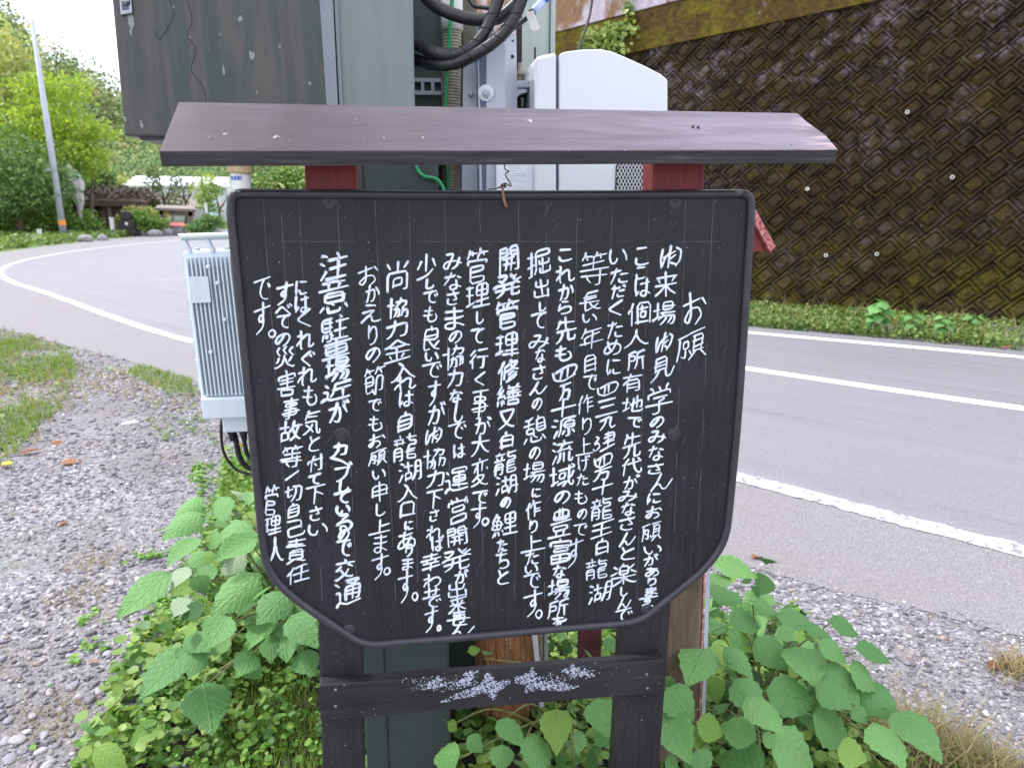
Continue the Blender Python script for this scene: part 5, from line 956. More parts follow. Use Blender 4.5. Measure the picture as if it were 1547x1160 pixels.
# galvanised channel, plate, brackets
Yg = 1.80
ch = thing('mounting_channel', 'light grey folded steel mounting channel with a bolt, behind the roof centre', 'bracket', Yx(755, 290, Yg))
lo = 560
mb = MB().prism([Yx(727, lo, Yg+.01), Yx(735, lo, Yg), Yx(735, 75, Yg), Yx(722, 38, Yg), Yx(721, 38, Yg+.01)], (0, .07, 0)); obj('channel_wall', mb, M['bluegrey'], ch)
mb = MB().prism([Yx(728, lo, Yg), Yx(764, lo, Yg), Yx(764, 70, Yg), Yx(740, 36, Yg), Yx(721, 36, Yg)], (0, .004, 0)); obj('channel_face', mb, M['galv'], ch, bevel=.0015)
mb = MB().prism([Yx(764, lo, Yg), Yx(786, lo, Yg+.03), Yx(780, 55, Yg+.03), Yx(762, 45, Yg)], (0, .004, 0)); obj('channel_flange', mb, M['galv'], ch)
mb = MB().prism([Yx(697, 300, Yg+.05), Yx(722, 300, Yg+.05), Yx(722, 105, Yg+.05), Yx(716, 92, Yg+.05), Yx(700, 92, Yg+.05)], (0, .01, 0)); obj('back_plate', mb, M['galv'], ch, bevel=.002)
for (x, y, r) in ((775, 62, .0022), (774, 86, .0042)): obj('hole', MB().lathe(Yx(x, y, Yg+.017), (0, -1, 0), [(0, r), (.001, r)], 14), M['black2'], ch)
w_ = obj('washer', MB().lathe(Yx(734, 141, Yg-.001), (-.25, -1, 0), [(0, .018), (.003, .0175), (.004, .013)], 24), M['white'], ch); obj('bolt', MB().lathe(Yx(735, 142, Yg-.004), (-.25, -1, 0), [(0, .0095), (.008, .0095), (.009, .005), (.014, .005)], 6), M['galv'], w_)
obj('bolt', MB().lathe(Yx(711, 143, Yg+.05), (0, -1, 0), [(0, .007), (.006, .007), (.012, .004)], 6), M['galv'], ch)
pl = thing('upright_plate', 'pale grey-green steel upright beside the white housing', 'post', (Yx(812, 200, 2.15)[0], 2.2, 0)); Ypl = 2.12
xa, xb, xc = Yx(787, 80, Ypl)[0], Yx(830, 80, Ypl)[0], Yx(838, 80, Ypl)[0]
obj('face', MB().box((xa, Ypl, 0), (xb, Ypl+.02, 2.5)), M['platepale'], pl, bevel=.002); obj('side_flange', MB().box((xb+.001, Ypl-.008, 0), (xc, Ypl+.05, 2.5)), M['platepale'], pl, bevel=.002)
obj('slot', MB().box(Yx(807, 90, Ypl-.001), Yx(809.5, 72, Ypl+.001)), M['black2'], pl)
obj('cable_gland', MB().lathe(Yx(786, 122, 1.95), (0, 0, 1), [(0, .008), (.01, .008), (.012, .012), (.022, .012), (.023, .006), (.04, .006)], 12), M['beige'], pl)
obj('dark_gap', MB().box(Yx(781, 118, 2.0), Yx(787, 20, 2.02)), M['black2'], pl)
lb = thing('support_arm', 'light grey cast support arm carrying the white housing', 'bracket', Yx(790, 150, 1.84)); Yl = 1.84
mb = MB().prism([Yx(766, 134, Yl), Yx(812, 132, Yl), Yx(812, 121, Yl), Yx(767, 123, Yl)], (0, .06, 0)); obj('arm_top', mb, M['galv'], lb, bevel=.003)
mb = MB().prism([Yx(767, 300, Yl+.002), Yx(775, 300, Yl+.002), Yx(775, 165, Yl+.002), Yx(779, 150, Yl+.002), Yx(787, 142, Yl+.002), Yx(797, 140, Yl+.002), Yx(797, 134.5, Yl+.002), Yx(767, 134.5, Yl+.002)], (0, .05, 0)); obj('arm_web', mb, M['galv'], lb, bevel=.002)
obj('hollow', MB().box(Yx(776, 300, Yl+.05), Yx(812, 136, Yl+.06)), M['black2'], lb); obj('screw', MB().lathe(Yx(789, 152, Yl+.045), (0, 0, 1), [(-.014, .003), (0, .0035), (.006, .0055)], 10), M['galv'], lb)

# white housing
wh = thing('white_housing', 'big white plastic equipment housing with sloping top at the roof right of centre', 'equipment housing', Yx(908, 283, 1.78)); Yw = 1.76
big = [(845, 330), (1009, 330), (1009, 121), (1000, 113), (975, 100), (944, 86), (925, 78), (908, 74.5), (880, 75), (856, 78), (848, 80), (845, 84)]
obj('shell', MB().prism([Yx(x, y, Yw) for x, y in big], (0, .2, 0)), M['white'], wh, bevel=.008)
small = [(808, 330), (841, 330), (841, 80), (836, 80), (822, 83), (812, 86), (808, 91)]
obj('side_cover', MB().prism([Yx(x, y, Yw+.003) for x, y in small], (0, .19, 0)), M['white'], wh, bevel=.007)
obj('gasket', MB().prism([Yx(840, 330, Yw+.012), Yx(846, 330, Yw+.012), Yx(846, 84, Yw+.012), Yx(840, 84, Yw+.012)], (0, .17, 0)), M['purple'], wh)
gr = obj('grille_frame', MB().prism([Yx(929, 300, Yw-.003), Yx(988, 300, Yw-.003), Yx(988, 247, Yw-.003), Yx(936, 246, Yw-.003), Yx(931, 250, Yw-.003)], (0, .004, 0)), M['black'], wh)
mb = MB()
for d in (-1, 1):
    for k in range(-8, 24):
        x0 = 931+k*5.2; a = (x0, 248); b = (x0+d*26, 300)
        t0 = max(0, *( [((932 if d > 0 else 932)-x0)/(d*26)] if (x0 < 932 and d > 0) else [0])) if True else 0
        P = []
        for s in np.linspace(0, 1, 14):
            x = x0+d*26*s; y = 248+52*s
            if 931 < x < 987: P.append(Yx(x, y, Yw-.0036-.0002*(d > 0)))
        if len(P) > 1: mb.tube([P[0], P[-1]], .0009, 4)
obj('grille_mesh', mb, M['white'], gr)
lab = obj('instruction_label', MB().prism([Yx(750, 330, Yg-.012), Yx(805, 330, Yg-.012), Yx(805, 215, Yg-.012), Yx(750, 215, Yg-.012)], (0, .003, 0)), M['label'], wh)
mb = MB()
for k, (x0, w) in enumerate(((772, 8), (766, 22), (768, 18), (766, 14), (766, 28), (766, 30), (768, 12), (766, 26), (765, 8), (768, 20), (766, 26), (766, 24))):
    y = 246+k*3.9; x = x0
    while x < x0+w: l_ = random.uniform(1.2, 3.2); mb.prism([Yx(x, y+1.0, Yg-.0127), Yx(min(x+l_, x0+w), y+1.0, Yg-.0127), Yx(min(x+l_, x0+w), y, Yg-.0127), Yx(x, y, Yg-.0127)], (0, .0004, 0)); x += l_+.8
obj('label_print', mb, M['print'], lab)
obj('mount_panel', MB().prism([Yx(725, 330, Yg+.1), Yx(806, 330, Yg+.1), Yx(806, 200, Yg+.1), Yx(725, 200, Yg+.1)], (0, .01, 0)), M['bluegrey'], wh)

# black looping cables wrapped with spiral tape
def wrapped(pts, r, label, turns=0):
    P = crom([np.array(p) for p in pts], 8); t_ = thing('wrapped_cable', label, 'cable', P[len(P)//2])
    obj('sheath', MB().tube(P, r, 14), M['black'], t_, smooth=True)
    if turns:
        mb = MB(); n = len(P); H = []
        for i in range((n-1)*6):
            f = i/6; k = int(f); p = P[k]*(1-f+k)+P[min(n-1, k+1)]*(f-k); d_ = P[min(n-1, k+1)]-P[k]; d_ /= np.linalg.norm(d_)+1e-9
            N_ = np.cross(d_, [0, 1., .01]); N_ /= np.linalg.norm(N_); B_ = np.cross(d_, N_); a = 2*math.pi*turns*f/(n-1); H.append(p+(r+.0002)*(math.cos(a)*N_+math.sin(a)*B_))
        mb.tube(H, .0011, 5); obj('spiral_edge', mb, M['black2'], t_, smooth=True)
    return t_
wrapped([Yx(590, -60, 1.84), Yx(625, -30, 1.82), Yx(648, 2, 1.8), Yx(672, 17, 1.78), Yx(705, 28, 1.77), Yx(738, 30, 1.76), Yx(762, 22, 1.76), Yx(790, -10, 1.76), Yx(800, -60, 1.76)], .0135, 'uppermost thick black cable loop at the photo top, plain sheath')
wrapped([Yx(600, 52, 1.86), Yx(626, 66, 1.82), Yx(650, 77, 1.76), Yx(682, 84, 1.73), Yx(708, 75, 1.72), Yx(730, 52, 1.72), Yx(745, 22, 1.72), Yx(757, -15, 1.72), Yx(765, -70, 1.72)], .0125, 'middle black cable loop with spiral wrap, rising left of its neighbour', 11)
wrapped([Yx(600, 80, 1.86), Yx(626, 90, 1.82), Yx(652, 97, 1.77), Yx(685, 97, 1.73), Yx(714, 85, 1.71), Yx(742, 67, 1.71), Yx(765, 46, 1.71), Yx(780, 20, 1.71), Yx(792, -15, 1.71), Yx(800, -70, 1.71)], .0125, 'lowest black cable loop with spiral wrap, nearest the roof plank', 12)
cn = thing('connector_cable', 'thin black cable ending in a pale blue and blue connector with a white tag', 'cable', Yx(800, 22, 1.8))
obj('cable', MB().tube([Yx(745, 62, 1.8), Yx(768, 48, 1.8), Yx(790, 32, 1.8), Yx(803, 22, 1.8)], .0062, 10, 4), M['black'], cn, smooth=True)
ax = Yx(824, -2, 1.8)-Yx(806, 18, 1.8); obj('sleeve', MB().lathe(Yx(806, 18, 1.8), ax, [(0, .0085), (.004, .0088), (.034, .0092)], 16), M['paleblue'], cn, smooth=True)
obj('seal_ring', MB().lathe(Yx(803, 20, 1.8), ax, [(0, .0095), (.004, .0095)], 16), M['black'], cn); obj('boot', MB().lathe(Yx(821, 1, 1.8), ax, [(0, .0098), (.05, .0098)], 16), M['blue'], cn, smooth=True)
mb = MB(); tg = [(793, 20), (806, 16), (811, 30), (816, 42), (813, 45), (805, 48), (802, 45), (799, 34)]
obj('tag', MB().prism([Yx(x, y, 1.785) for x, y in tg[::-1]][::-1], (0, .003, 0)), M['pvc'], cn)
tag(obj('thin_cable', MB().tube([Yx(x, y, Y) for x, y, Y in ((897, -30, 2.0), (893, 12, 1.98), (886, 40, 1.96), (878, 62, 1.94), (872, 80, 1.9))], .0032, 8, 5), M['black'], smooth=True), 'thin black cable dropping to the top of the white housing', 'cable')
tag(obj('thin_cable', MB().tube([Yx(x, y, Y) for x, y, Y in ((700, -30, 1.88), (712, 6, 1.88), (730, 12, 1.87), (752, 16, 1.87), (770, 30, 1.87))], .0045, 8, 5), M['black'], smooth=True), 'short black cable crossing behind the wrapped loops near the photo top', 'cable')

# finned radio unit at the left edge of the board
Yf = 1.60; c0 = Yx(307, 632, Yf); ru = thing('radio_unit', 'pale finned metal radio unit with top handle at the left edge of the board', 'radio unit', c0, rot=(0, math.radians(-1.6), math.radians(-4)))
S = Yf/F_PX*1.0; Wd = 130*S; Ht = (632-392)*S*1.03; Dp = .10
obj('body', MB().box((0, 0, 0), (Wd, Dp, Ht)), M['radio'], ru, local=True, bevel=.004)
for k in range(20):
    x = .012+k*(Wd-.02)/19.5; obj('fin', MB().box((x-.0015, -.016, .052), (x+.0015, .002, Ht-.012)), M['radio'], ru, local=True)
obj('cover_plate', MB().box((.008, -.024, .004), (Wd, .0, .048)), M['radio'], ru, local=True, bevel=.003)
obj('bright_rib_patch', MB().box((.014, -.0225, Ht-.1), (.052, -.0215, Ht-.048)), M['radio'], ru, local=True)  # added flat patch, stands in for a brighter area on the ribs
for (x, z) in ((.055, Ht-.03), (.07, Ht-.062), (.075, Ht-.135), (.04, Ht-.2)): obj('stud', MB().lathe((x, -.02, z), (0, -1, 0), [(0, .004), (.006, .004), (.007, .002)], 10), M['radio'], ru, local=True)
for z in np.linspace(.06, Ht-.03, 7): obj('side_clip', MB().box((-.004, .004, z), (.004, .02, z+.022)), M['radiogreen'], ru, local=True, bevel=.001)
pass; obj('side_rail', MB().box((-.007, .03, 0), (-.001, .07, Ht)), M['radiogreen'], ru, local=True)
hb = Ht+.028
h_ = obj('handle', MB().lathe((.004, .0, hb), (1, 0, 0), [(0, .0075), (Wd, .0075)], 14), M['radiogreen'], ru, local=True, smooth=False)
for x in (.0, .045, .1): obj('handle_arm', MB().prism([(x+.012, -.004, Ht-.003), (x+.02, -.004, Ht-.003), (x+.006, -.004, hb+.007), (x-.004, -.004, hb+.007)], (0, .012, 0)), M['radio'], ru, local=True, bevel=.002)
for x in np.linspace(.02, Wd-.01, 6): obj('top_bolt', MB().lathe((x, .03, Ht), (0, 0, 1), [(0, .006), (.004, .006), (.006, .003)], 8), M['galv'], ru, local=True)
obj('connector_block', MB().box((.035, .005, -.035), (.10, .07, .0)), M['radio'], ru, local=True, bevel=.004)
for x, z in ((.045, -.045), (.07, -.05), (.09, -.04)): obj('plug', MB().lathe((x, .03, -.03), (0, 0, -1), [(0, .009), (.012, .0095), (.018, .007), (.03, .006)], 12), M['black'], ru, local=True)
def cab(pts, r, lab, mat='black'): return tag(obj('signal_cable', MB().tube([Yx(x, y, Yf+.03) for x, y in pts], r, 8, 5), M[mat], smooth=True), lab, 'cable')
cab(((336, 628), (334, 650), (337, 680), (348, 700), (362, 712), (390, 716), (430, 700)), .0032, 'thin black cable looping lowest beneath the radio unit')
cab(((352, 648), (357, 668), (362, 690), (374, 706), (400, 712)), .006, 'thick black cable bending from the radio unit to behind the board')
cab(((362, 646), (368, 662), (376, 690), (400, 700)), .0048, 'short black cable closest to the board edge below the radio unit')
cab(((338, 638), (347, 653), (357, 668), (372, 674)), .0028, 'short yellow wire below the radio unit', 'yellow')
tag(obj('mast_arm', MB().box((Yx(350, 500, 1.7)[0], 1.71, 1.24), (Yx(520, 500, 1.7)[0]+.05, 1.75, 1.28)), M['galv']), 'galvanised arm joining the radio unit to the pedestal cabinet behind the board', 'bracket')

# red gabled box behind the board
rbx = thing('red_box', 'red painted wooden box with steep bleached eave showing at the board right edge', 'box', (Yx(1000, 960, 1.78)[0], 1.8, 0)); Yb_ = 1.62
obj('gable_panel', MB().prism([Yx(1050, 380, Yb_), Yx(1163, 380, Yb_), Yx(1139, 330, Yb_), Yx(1125, 300, Yb_), Yx(1050, 300, Yb_)], (0, .02, 0)), M['red'], rbx)
obj('eave_board', MB().prism([Yx(1164, 382, Yb_-.012), Yx(1172, 372, Yb_-.012), Yx(1142, 317, Yb_-.012), Yx(1132, 300, Yb_-.012), Yx(1128, 312, Yb_-.012)], (0, .16, 0)), M['pinkedge'], rbx)
obj('body', MB().prism([Yx(880, 560, Yb_), Yx(1090, 560, Yb_), Yx(1105, 380, Yb_), Yx(900, 380, Yb_)], (0, .15, 0)), M['red'], rbx)
xa, xb = Yx(876, 985, 1.74)[0], Yx(908, 985, 1.74)[0]; zl_ = Yx(890, 1004, 1.74)[2]
obj('lower_rail', MB().box((xa, 1.74, zl_), (xb, 1.77, 1.1)), M['redshade'], rbx)
obj('leg', MB().box((xb+.095, 1.72, 0), (xb+.135, 1.76, 1.1)), M['redshade'], rbx)
# plywood sheet and split log below the board
py_ = thing('plywood_sheet', 'stained brown plywood sheet with raw edges leaning behind the right post', 'board', onZ(1030, 1010, 0)); Yq = 1.66
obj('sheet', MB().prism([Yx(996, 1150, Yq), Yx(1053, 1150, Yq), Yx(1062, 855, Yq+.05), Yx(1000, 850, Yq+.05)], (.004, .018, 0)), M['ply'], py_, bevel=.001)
obj('raw_edge', MB().prism([Yx(1054, 1150, Yq), Yx(1056, 1150, Yq), Yx(1066, 855, Yq+.05), Yx(1063.5, 855, Yq+.05)], (.004, .018, 0)), M['pinkedge'], py_)
obj('steel_strip', MB().prism([Yx(1058, 1150, Yq), Yx(1063, 1150, Yq), Yx(1073, 860, Yq+.05), Yx(1067, 856, Yq+.05)], (.004, .01, 0)), M['galv'], py_)
Yo = 1.9; lg = thing('split_log', 'split log with orange torn grain standing under the crossbar', 'log', (Yx(765, 1110, Yo)[0], Yo+.06, 0))
g2 = np.random.default_rng(3); rows = []; mb = MB(); nr, nk = 22, 22
x0c, x1c = Yx(722, 1100, Yo)[0], Yx(812, 1100, Yo)[0]; cx_, rx = (x0c+x1c)/2, (x1c-x0c)/2*1.04; zt = Yx(760, 955, Yo)[2]
for i in range(nr):
    z = -.02+(zt+.02)*i/(nr-1)
    for k in range(nk):
        a = 2*math.pi*k/nk; rr = 1+.13*math.sin(3*a+z*5)+.09*math.sin(7*a+1.3+z*9)+.05*math.sin(13*a+z*20)+g2.uniform(-.03, .03)
        mb.v.append((cx_+rx*rr*math.cos(a)+.012*math.sin(z*6)-.02*(z/zt), Yo+.06+.055*rr*math.sin(a), z+.02*math.sin(5*a)*(i == nr-1)))
for i in range(nr-1):
    for k in range(nk): mb.f.append((i*nk+k, i*nk+(k+1) % nk, (i+1)*nk+(k+1) % nk, (i+1)*nk+k))
mb.f.append(tuple((nr-1)*nk+k for k in range(nk))); obj('trunk_piece', mb, M['log'], lg)
for (xx, w, zz, le) in ((735, .006, .04, 1.0), (752, .008, .1, .9), (775, .005, .06, .8), (797, .007, .03, .95)):
    x = Yx(xx, 1000, Yo)[0]; z0, z1 = zz, zt*le+.012; obj('splinter', MB().tube([(x, Yo+.005, z0), (x+.004, Yo-.004, (z0+z1)/2), (x-.004, Yo+.0, z1)], [w*.6, w, w*.4], 6, 4), M['log'], lg)
tag(obj('white_lath', MB().prism([Yx(820, 1110, Yo+.02), Yx(826, 1110, Yo+.02), Yx(811, 950, Yo+.02), Yx(803, 950, Yo+.02)], (0, .05, 0)), M['white']), 'thin white lath standing against the right side of the split log', 'lath')
# ================================================================== GRAVEL, STONES, WEEDS
def ico():
    p = (1+5**.5)/2; v = np.array([(-1, p, 0), (1, p, 0), (-1, -p, 0), (1, -p, 0), (0, -1, p), (0, 1, p), (0, -1, -p), (0, 1, -p), (p, 0, -1), (p, 0, 1), (-p, 0, -1), (-p, 0, 1)], float); v /= np.linalg.norm(v[0])
    f = np.array([(0, 11, 5), (0, 5, 1), (0, 1, 7), (0, 7, 10), (0, 10, 11), (1, 5, 9), (5, 11, 4), (11, 10, 2), (10, 7, 6), (7, 1, 8), (3, 9, 4), (3, 4, 2), (3, 2, 6), (3, 6, 8), (3, 8, 9), (4, 9, 5), (2, 4, 11), (6, 2, 10), (8, 6, 7), (9, 8, 1)]); return v, f
IV, IF = ico()
def pebbles(P, r, name, label):
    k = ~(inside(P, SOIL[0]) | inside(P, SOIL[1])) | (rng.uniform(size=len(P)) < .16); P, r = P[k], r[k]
    n = len(P); k = 6; Vs, Fs = [], []; off = 0
    for s in range(k):                          # six differently knocked-about stones
        idx = np.arange(n) % k == s; v0 = IV*rng.uniform(.72, 1.15, (12, 1)); v0[:, 2] *= .62; m = idx.sum()
        S = r[idx][:, None]*rng.uniform([.8, .55, .45], [1.35, .95, .8], (m, 3)); Pz = np.column_stack([P[idx], r[idx]*.18])
        v, f = copies(v0, IF, Pz, S, rotmats(m, .5)); Vs.append(v); Fs.append(f+off); off += len(v)
    return bulk(name, np.concatenate(Vs), np.concatenate(Fs), M['gravel'], label=label, cat='gravel')
def gpoly(px): return [tuple(onZ(x, y)[:2]) for x, y in px]
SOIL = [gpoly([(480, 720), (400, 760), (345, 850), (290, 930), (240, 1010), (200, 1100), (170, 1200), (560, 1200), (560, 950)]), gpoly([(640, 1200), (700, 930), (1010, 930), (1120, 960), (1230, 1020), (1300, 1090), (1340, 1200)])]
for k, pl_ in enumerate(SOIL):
    c_ = crom([np.array([*p, 0.]) for p in pl_], 6, True); c_ = [(p[0]+random.gauss(0, .012), p[1]+random.gauss(0, .012)) for p in c_]; structure('soil_shade', sheet(c_, .003), M['soil_shade'])
left_area = [(-1.6, 1.2), (.6, 1.3), (.5, 3.85), (-1.9, 6.75), (-2.72, 7.65), (-5.05, 10.0), (-6.5, 9.6), (-3.6, 4.2)]
P = scatter(left_area, 52000); D = np.hypot(P[:, 0], P[:, 1]); keep = rng.uniform(size=len(P)) < np.clip(3.0/D, .12, 1)*(.45+.55*(noise2(P[:, 0], P[:, 1], 1.6, 9) > -.25)); P = P[keep]
D = D[keep]; near = np.clip((3.4-D)/1.8, 0, 1)
r = rng.gamma(3.0, .0017, len(P))*(1+.7*near*(noise2(P[:, 0], P[:, 1], 2.2, 2) > -.1))+.0028
pebbles(P, np.clip(r, .003, .024)*np.clip(D/4, 1, 1.5), 'gravel', 'loose grey gravel of the lay-by left of the notice board')
right_area = [(.3, 1.2), (3.6, -.6), (3.43, .6), (2.15, 2.22), (1.74, 2.56), (1.31, 2.96), (.12, 4.34), (.1, 2.0)]
P = scatter(right_area, 30000); D = np.hypot(P[:, 0], P[:, 1]); r = rng.gamma(3.0, .0014, len(P))+.0022
pebbles(P, np.clip(r, .0025, .015), 'gravel', 'fine grey gravel between the road edge and the right shrub')
# individual bigger stones
sm = []
for s in range(8):
    b = __import__('bmesh').new(); __import__('bmesh').ops.create_icosphere(b, subdivisions=2, radius=1); g = np.random.default_rng(s+40)
    ph = g.uniform(0, 6, 6); sc = g.uniform([.9, .65, .4], [1.25, .9, .65])
    for v in b.verts:
        c = v.co; k = 1+.16*math.sin(c.x*2.6+ph[0])*math.sin(c.y*2.2+ph[1])+.1*math.sin(c.z*4+ph[2])+.05*math.sin(c.x*7+c.y*6+ph[3]); v.co = Vector((c.x*sc[0]*k, c.y*sc[1]*k, max(-.5, c.z)*sc[2]*k))
    me = bpy.data.meshes.new('stone'); b.to_mesh(me); b.free(); me.materials.append(M['stone']); me.polygons.foreach_set('use_smooth', [s % 3 != 0]*len(me.polygons)); sm.append(me)
stone_list = [(30, 1000, 26, 'grey stone at the left photo edge, upper of the bottom left heap'), (60, 1065, 38, 'largest bluish stone in the bottom left heap'), (90, 1040, 22, 'mid-sized stone just above the largest bluish one'), (150, 1050, 24, 'stone right of the bottom left heap, first towards the weeds'), (20, 1070, 30, 'stone touching the left photo edge beside the largest bluish one'), (140, 1105, 26, 'stone half under the lowest weeds at bottom left'), (35, 1128, 30, 'lowest stone at the left photo edge'), (78, 1102, 26, 'stone below the largest bluish one'),
 (112, 985, 24, 'lone stone above the bottom left heap'), (320, 1150, 30, 'round stone with weeds all round at the bottom of the left green patch'), (305, 1112, 22, 'stone wedged in the clover right of the heap'), (450, 953, 20, 'dark pebble under the left post side of the shrub'), (172, 873, 20, 'tan stone on the bare gravel left of the dry moss'), (172, 902, 24, 'greyish brown stone below the tan one'), (345, 893, 26, 'white stone where the large shrub leaf overhangs'), (372, 768, 26, 'white stone on the gravel side of the weeds, middle height'),
 (410, 985, 22, 'pale stone under the lower shrub leaves'), (345, 525, 26, 'white round stone by the upper weeds'), (378, 530, 22, 'grey twin right of the white round stone'), (250, 882, 30, 'pale oblong stone amid the creeping weeds'), (268, 918, 26, 'slanted pale stone below the oblong one'), (210, 962, 24, 'greenish white stone near the lone weed tuft'), (600, 545, 0, ''), (740, 815, 0, ''), (90, 630, 16, 'small flat stone on the upper gravel'), (230, 355, 18, 'pinkish stone high on the gravel beside a brown patch'), (550, 960, 0, ''), (240, 775, 16, 'white pebble at mid gravel left of the weeds'), (985, 1140, 26, 'grey stone at the foot of the left post'), (440, 1085, 22, 'grey stone showing through the clover'), (165, 1150, 26, 'wet dark stone at the bottom edge beside the fern-like weeds')]
for i, (x, y, s, lab) in enumerate(stone_list):
    if not s: continue
    X, Y = x/2.275, 650+y/2.275; p = onZ(X, Y); D = np.linalg.norm(p-np.array([0, 0, CAM_H])); r = s/2.275/2/F_PX*D*1.15
    o = bpy.data.objects.new('stone', sm[i % 8]); C.objects.link(o); o.location = (p[0], p[1], r*.12); o.scale = (r*1.1, r*1.1, r); o.rotation_euler = (0, 0, random.uniform(0, 6))
    tag(o, lab, 'stone', 'bigger stones lying in the gravel')
for (x, y, s, lab) in ((82, 538, 18, 'pinkish white stone at the road edge by the grass'), (8, 622, 12, 'white stone in the yellow grass at the far left'), (128, 541, 7, 'small white stone right of the pinkish one by the road'), (197, 640, 22, 'pale flat stone patch in the middle of the gravel'), (170, 870, 10, 'round white stone alone on the gravel')):
    p = onZ(x, y); D = np.linalg.norm(p); r = s/2/F_PX*D; o = bpy.data.objects.new('stone', sm[int(x) % 8]); C.objects.link(o); o.location = (p[0], p[1], 0); o.scale = (r, r, r*.6); tag(o, lab, 'stone')

# fallen leaves
fl = MB(); fl.v = []; pts = []
q = leaf_data(.55, .1, .5, .2, 77, .35); lme = bpy.data.meshes.new('fallen_leaf'); lme.from_pydata(q.v, [], q.f); lme.materials.append(M['fallen'])
fallen = [(78, 669, 20, 'orange brown fallen leaf on the upper gravel at left'), (30, 685, 24, 'long brown fallen leaf beside the yellow flower'), (103, 787, 18, 'dark red fallen leaf on the middle gravel'), (92, 699, 26, 'dull tan fallen leaf on the gravel below the orange one'), (1507, 1002, 20, 'red orange fallen leaf on the gravel at far right'), (1138, 842, 22, 'yellow green fallen leaf at the asphalt edge right of the board'),
 (147, 998, 14, 'orange fallen scrap among the lower left weeds'), (191, 928, 16, 'orange fallen leaf under the long shrub leaf tip'), (1258, 478, 14, 'pinkish fallen leaf at the wall foot'), (1530, 524, 14, 'tan fallen leaf on the verge at far right'), (375, 775, 18, 'pale brown fallen leaf beside the board left edge')]
for (x, y, s, lab) in fallen:
    z = .11 if y < 530 else .012; p = onZ(x, y, z); D = np.linalg.norm(p-np.array([0, 0, CAM_H])); L = s/F_PX*D*1.3; o = bpy.data.objects.new('fallen_leaf', lme); C.objects.link(o); o.location = tuple(p); o.scale = (L*.8, L*.8, L*.8); o.rotation_euler = (random.uniform(-.3, .3), random.uniform(-.4, .4), random.choice([-1.2, 1.4, 1.8])+random.uniform(-.4, .4)); tag(o, lab, 'leaf')
fw = thing('yellow_flower', 'small yellow flower head at the far left edge of the gravel', 'flower', onZ(11, 702, .0)); c = onZ(11, 702, .02)
obj('bloom', MB().lathe(c, (0, 0, 1), [(0, .006), (.008, .03), (.014, .026), (.018, .008)], 9), M['fallenyel'], fw)
obj('stalk', MB().tube([c, c-[0, 0, .03]], .003, 5), M['stem'], fw)

# low ground cover
def cover(poly, n, size, zmax, mat, name, label, cat, seed, thr, tilt=.9, sc=3.0):
    P = scatter(poly, n); k = noise2(P[:, 0], P[:, 1], sc, seed) > thr; P = P[k]; m = len(P)
    v0 = np.array([[0, -.5, 0], [.42, -.22, .08], [.45, .2, .08], [0, .5, .02], [-.45, .2, .08], [-.42, -.22, .08], [0, 0, -.03]]); f0 = np.array([[0, 1, 2, 6], [6, 2, 3, 4], [6, 4, 5, 0]])
    v, f = copies(v0, f0, np.column_stack([P, rng.uniform(.004, 1, m)**1.3*zmax]), rng.uniform(.55, 1.4, m)*size, rotmats(m, tilt)); return bulk(name, v, f, M[mat], label=label, cat=cat)
lowleft = gpoly([(480, 700), (380, 690), (340, 700), (325, 760), (300, 830), (250, 900), (215, 960), (185, 1010), (150, 1080), (110, 1180), (560, 1180), (560, 950)])
cover(lowleft, 12000, .019, .07, 'clover', 'ground_cover', 'bright green clover and small weeds below the left shrub', 'weeds', 11, -.22, .9, 6)
cover(lowleft, 5000, .035, .12, 'hedge', 'ground_cover', 'darker broad weeds mixed into the clover at lower left', 'weeds', 17, -.05, 1.0, 5)
fringe = gpoly([(330, 700), (300, 690), (250, 800), (130, 900), (90, 1000), (30, 1180), (200, 1180), (260, 950), (330, 820)])
cover(fringe, 3600, .02, .025, 'clover', 'ground_cover', 'sparse little weeds creeping over the stones at lower left', 'weeds', 12, .25, .7, 7)
cover(gpoly([(690, 1180), (700, 960), (1010, 960), (1200, 930), (1330, 1100), (1380, 1180)]), 4200, .028, .08, 'hedge', 'ground_cover', 'dark low weeds under and behind the crossbar', 'weeds', 13, -.6)
cover(gpoly([(1290, 1120), (1340, 1080), (1420, 1110), (1500, 1180), (1290, 1180)]), 700, .02, .03, 'clover', 'ground_cover', 'small weeds at the dry tuft in the lower right', 'weeds', 14, -.1)
P = scatter(gpoly([(330, 1180), (300, 1040), (340, 985), (420, 980), (480, 1060), (480, 1180), (200, 1180)]), 2600); blades(P, .045, .003, 1, 'grass', 'short_grass', 'fine bright grass at the bottom left of the left post', 'grass')
P = scatter(gpoly([(330, 720), (420, 700), (400, 760), (340, 780)]), 500); blades(P, .09, .005, 1, 'grass', 'short_grass', 'grass beside the cables below the radio unit', 'grass')
gl = gpoly([(-120, 470), (0, 499), (50, 512), (90, 524), (120, 560), (100, 610), (60, 650), (10, 700), (-200, 780)])
P = scatter(gl, 16000); k = noise2(P[:, 0], P[:, 1], 2.6, 21) > .0; blades(P[k], .075, .008, 1, 'grass', 'verge_grass', 'yellow green grass patch at the left edge below the road', 'grass', .4)
P = scatter(gpoly([(-100, 470), (0, 497), (100, 523), (200, 548), (290, 576), (300, 620), (230, 610), (150, 600), (80, 640), (20, 720), (-200, 780)]), 4200); k = noise2(P[:, 0], P[:, 1], 1.6, 22) > -.1; blades(P[k], .055, .008, 1, 'dry', 'dry_grass', 'thin dry brown grass along the left asphalt edge', 'grass', .8)
P = scatter(gpoly([(190, 560), (215, 552), (290, 574), (300, 600), (240, 590)]), 900); blades(P, .04, .008, 1, 'grass', 'verge_grass', 'green tufts at the asphalt edge left of the radio unit', 'grass', .6)
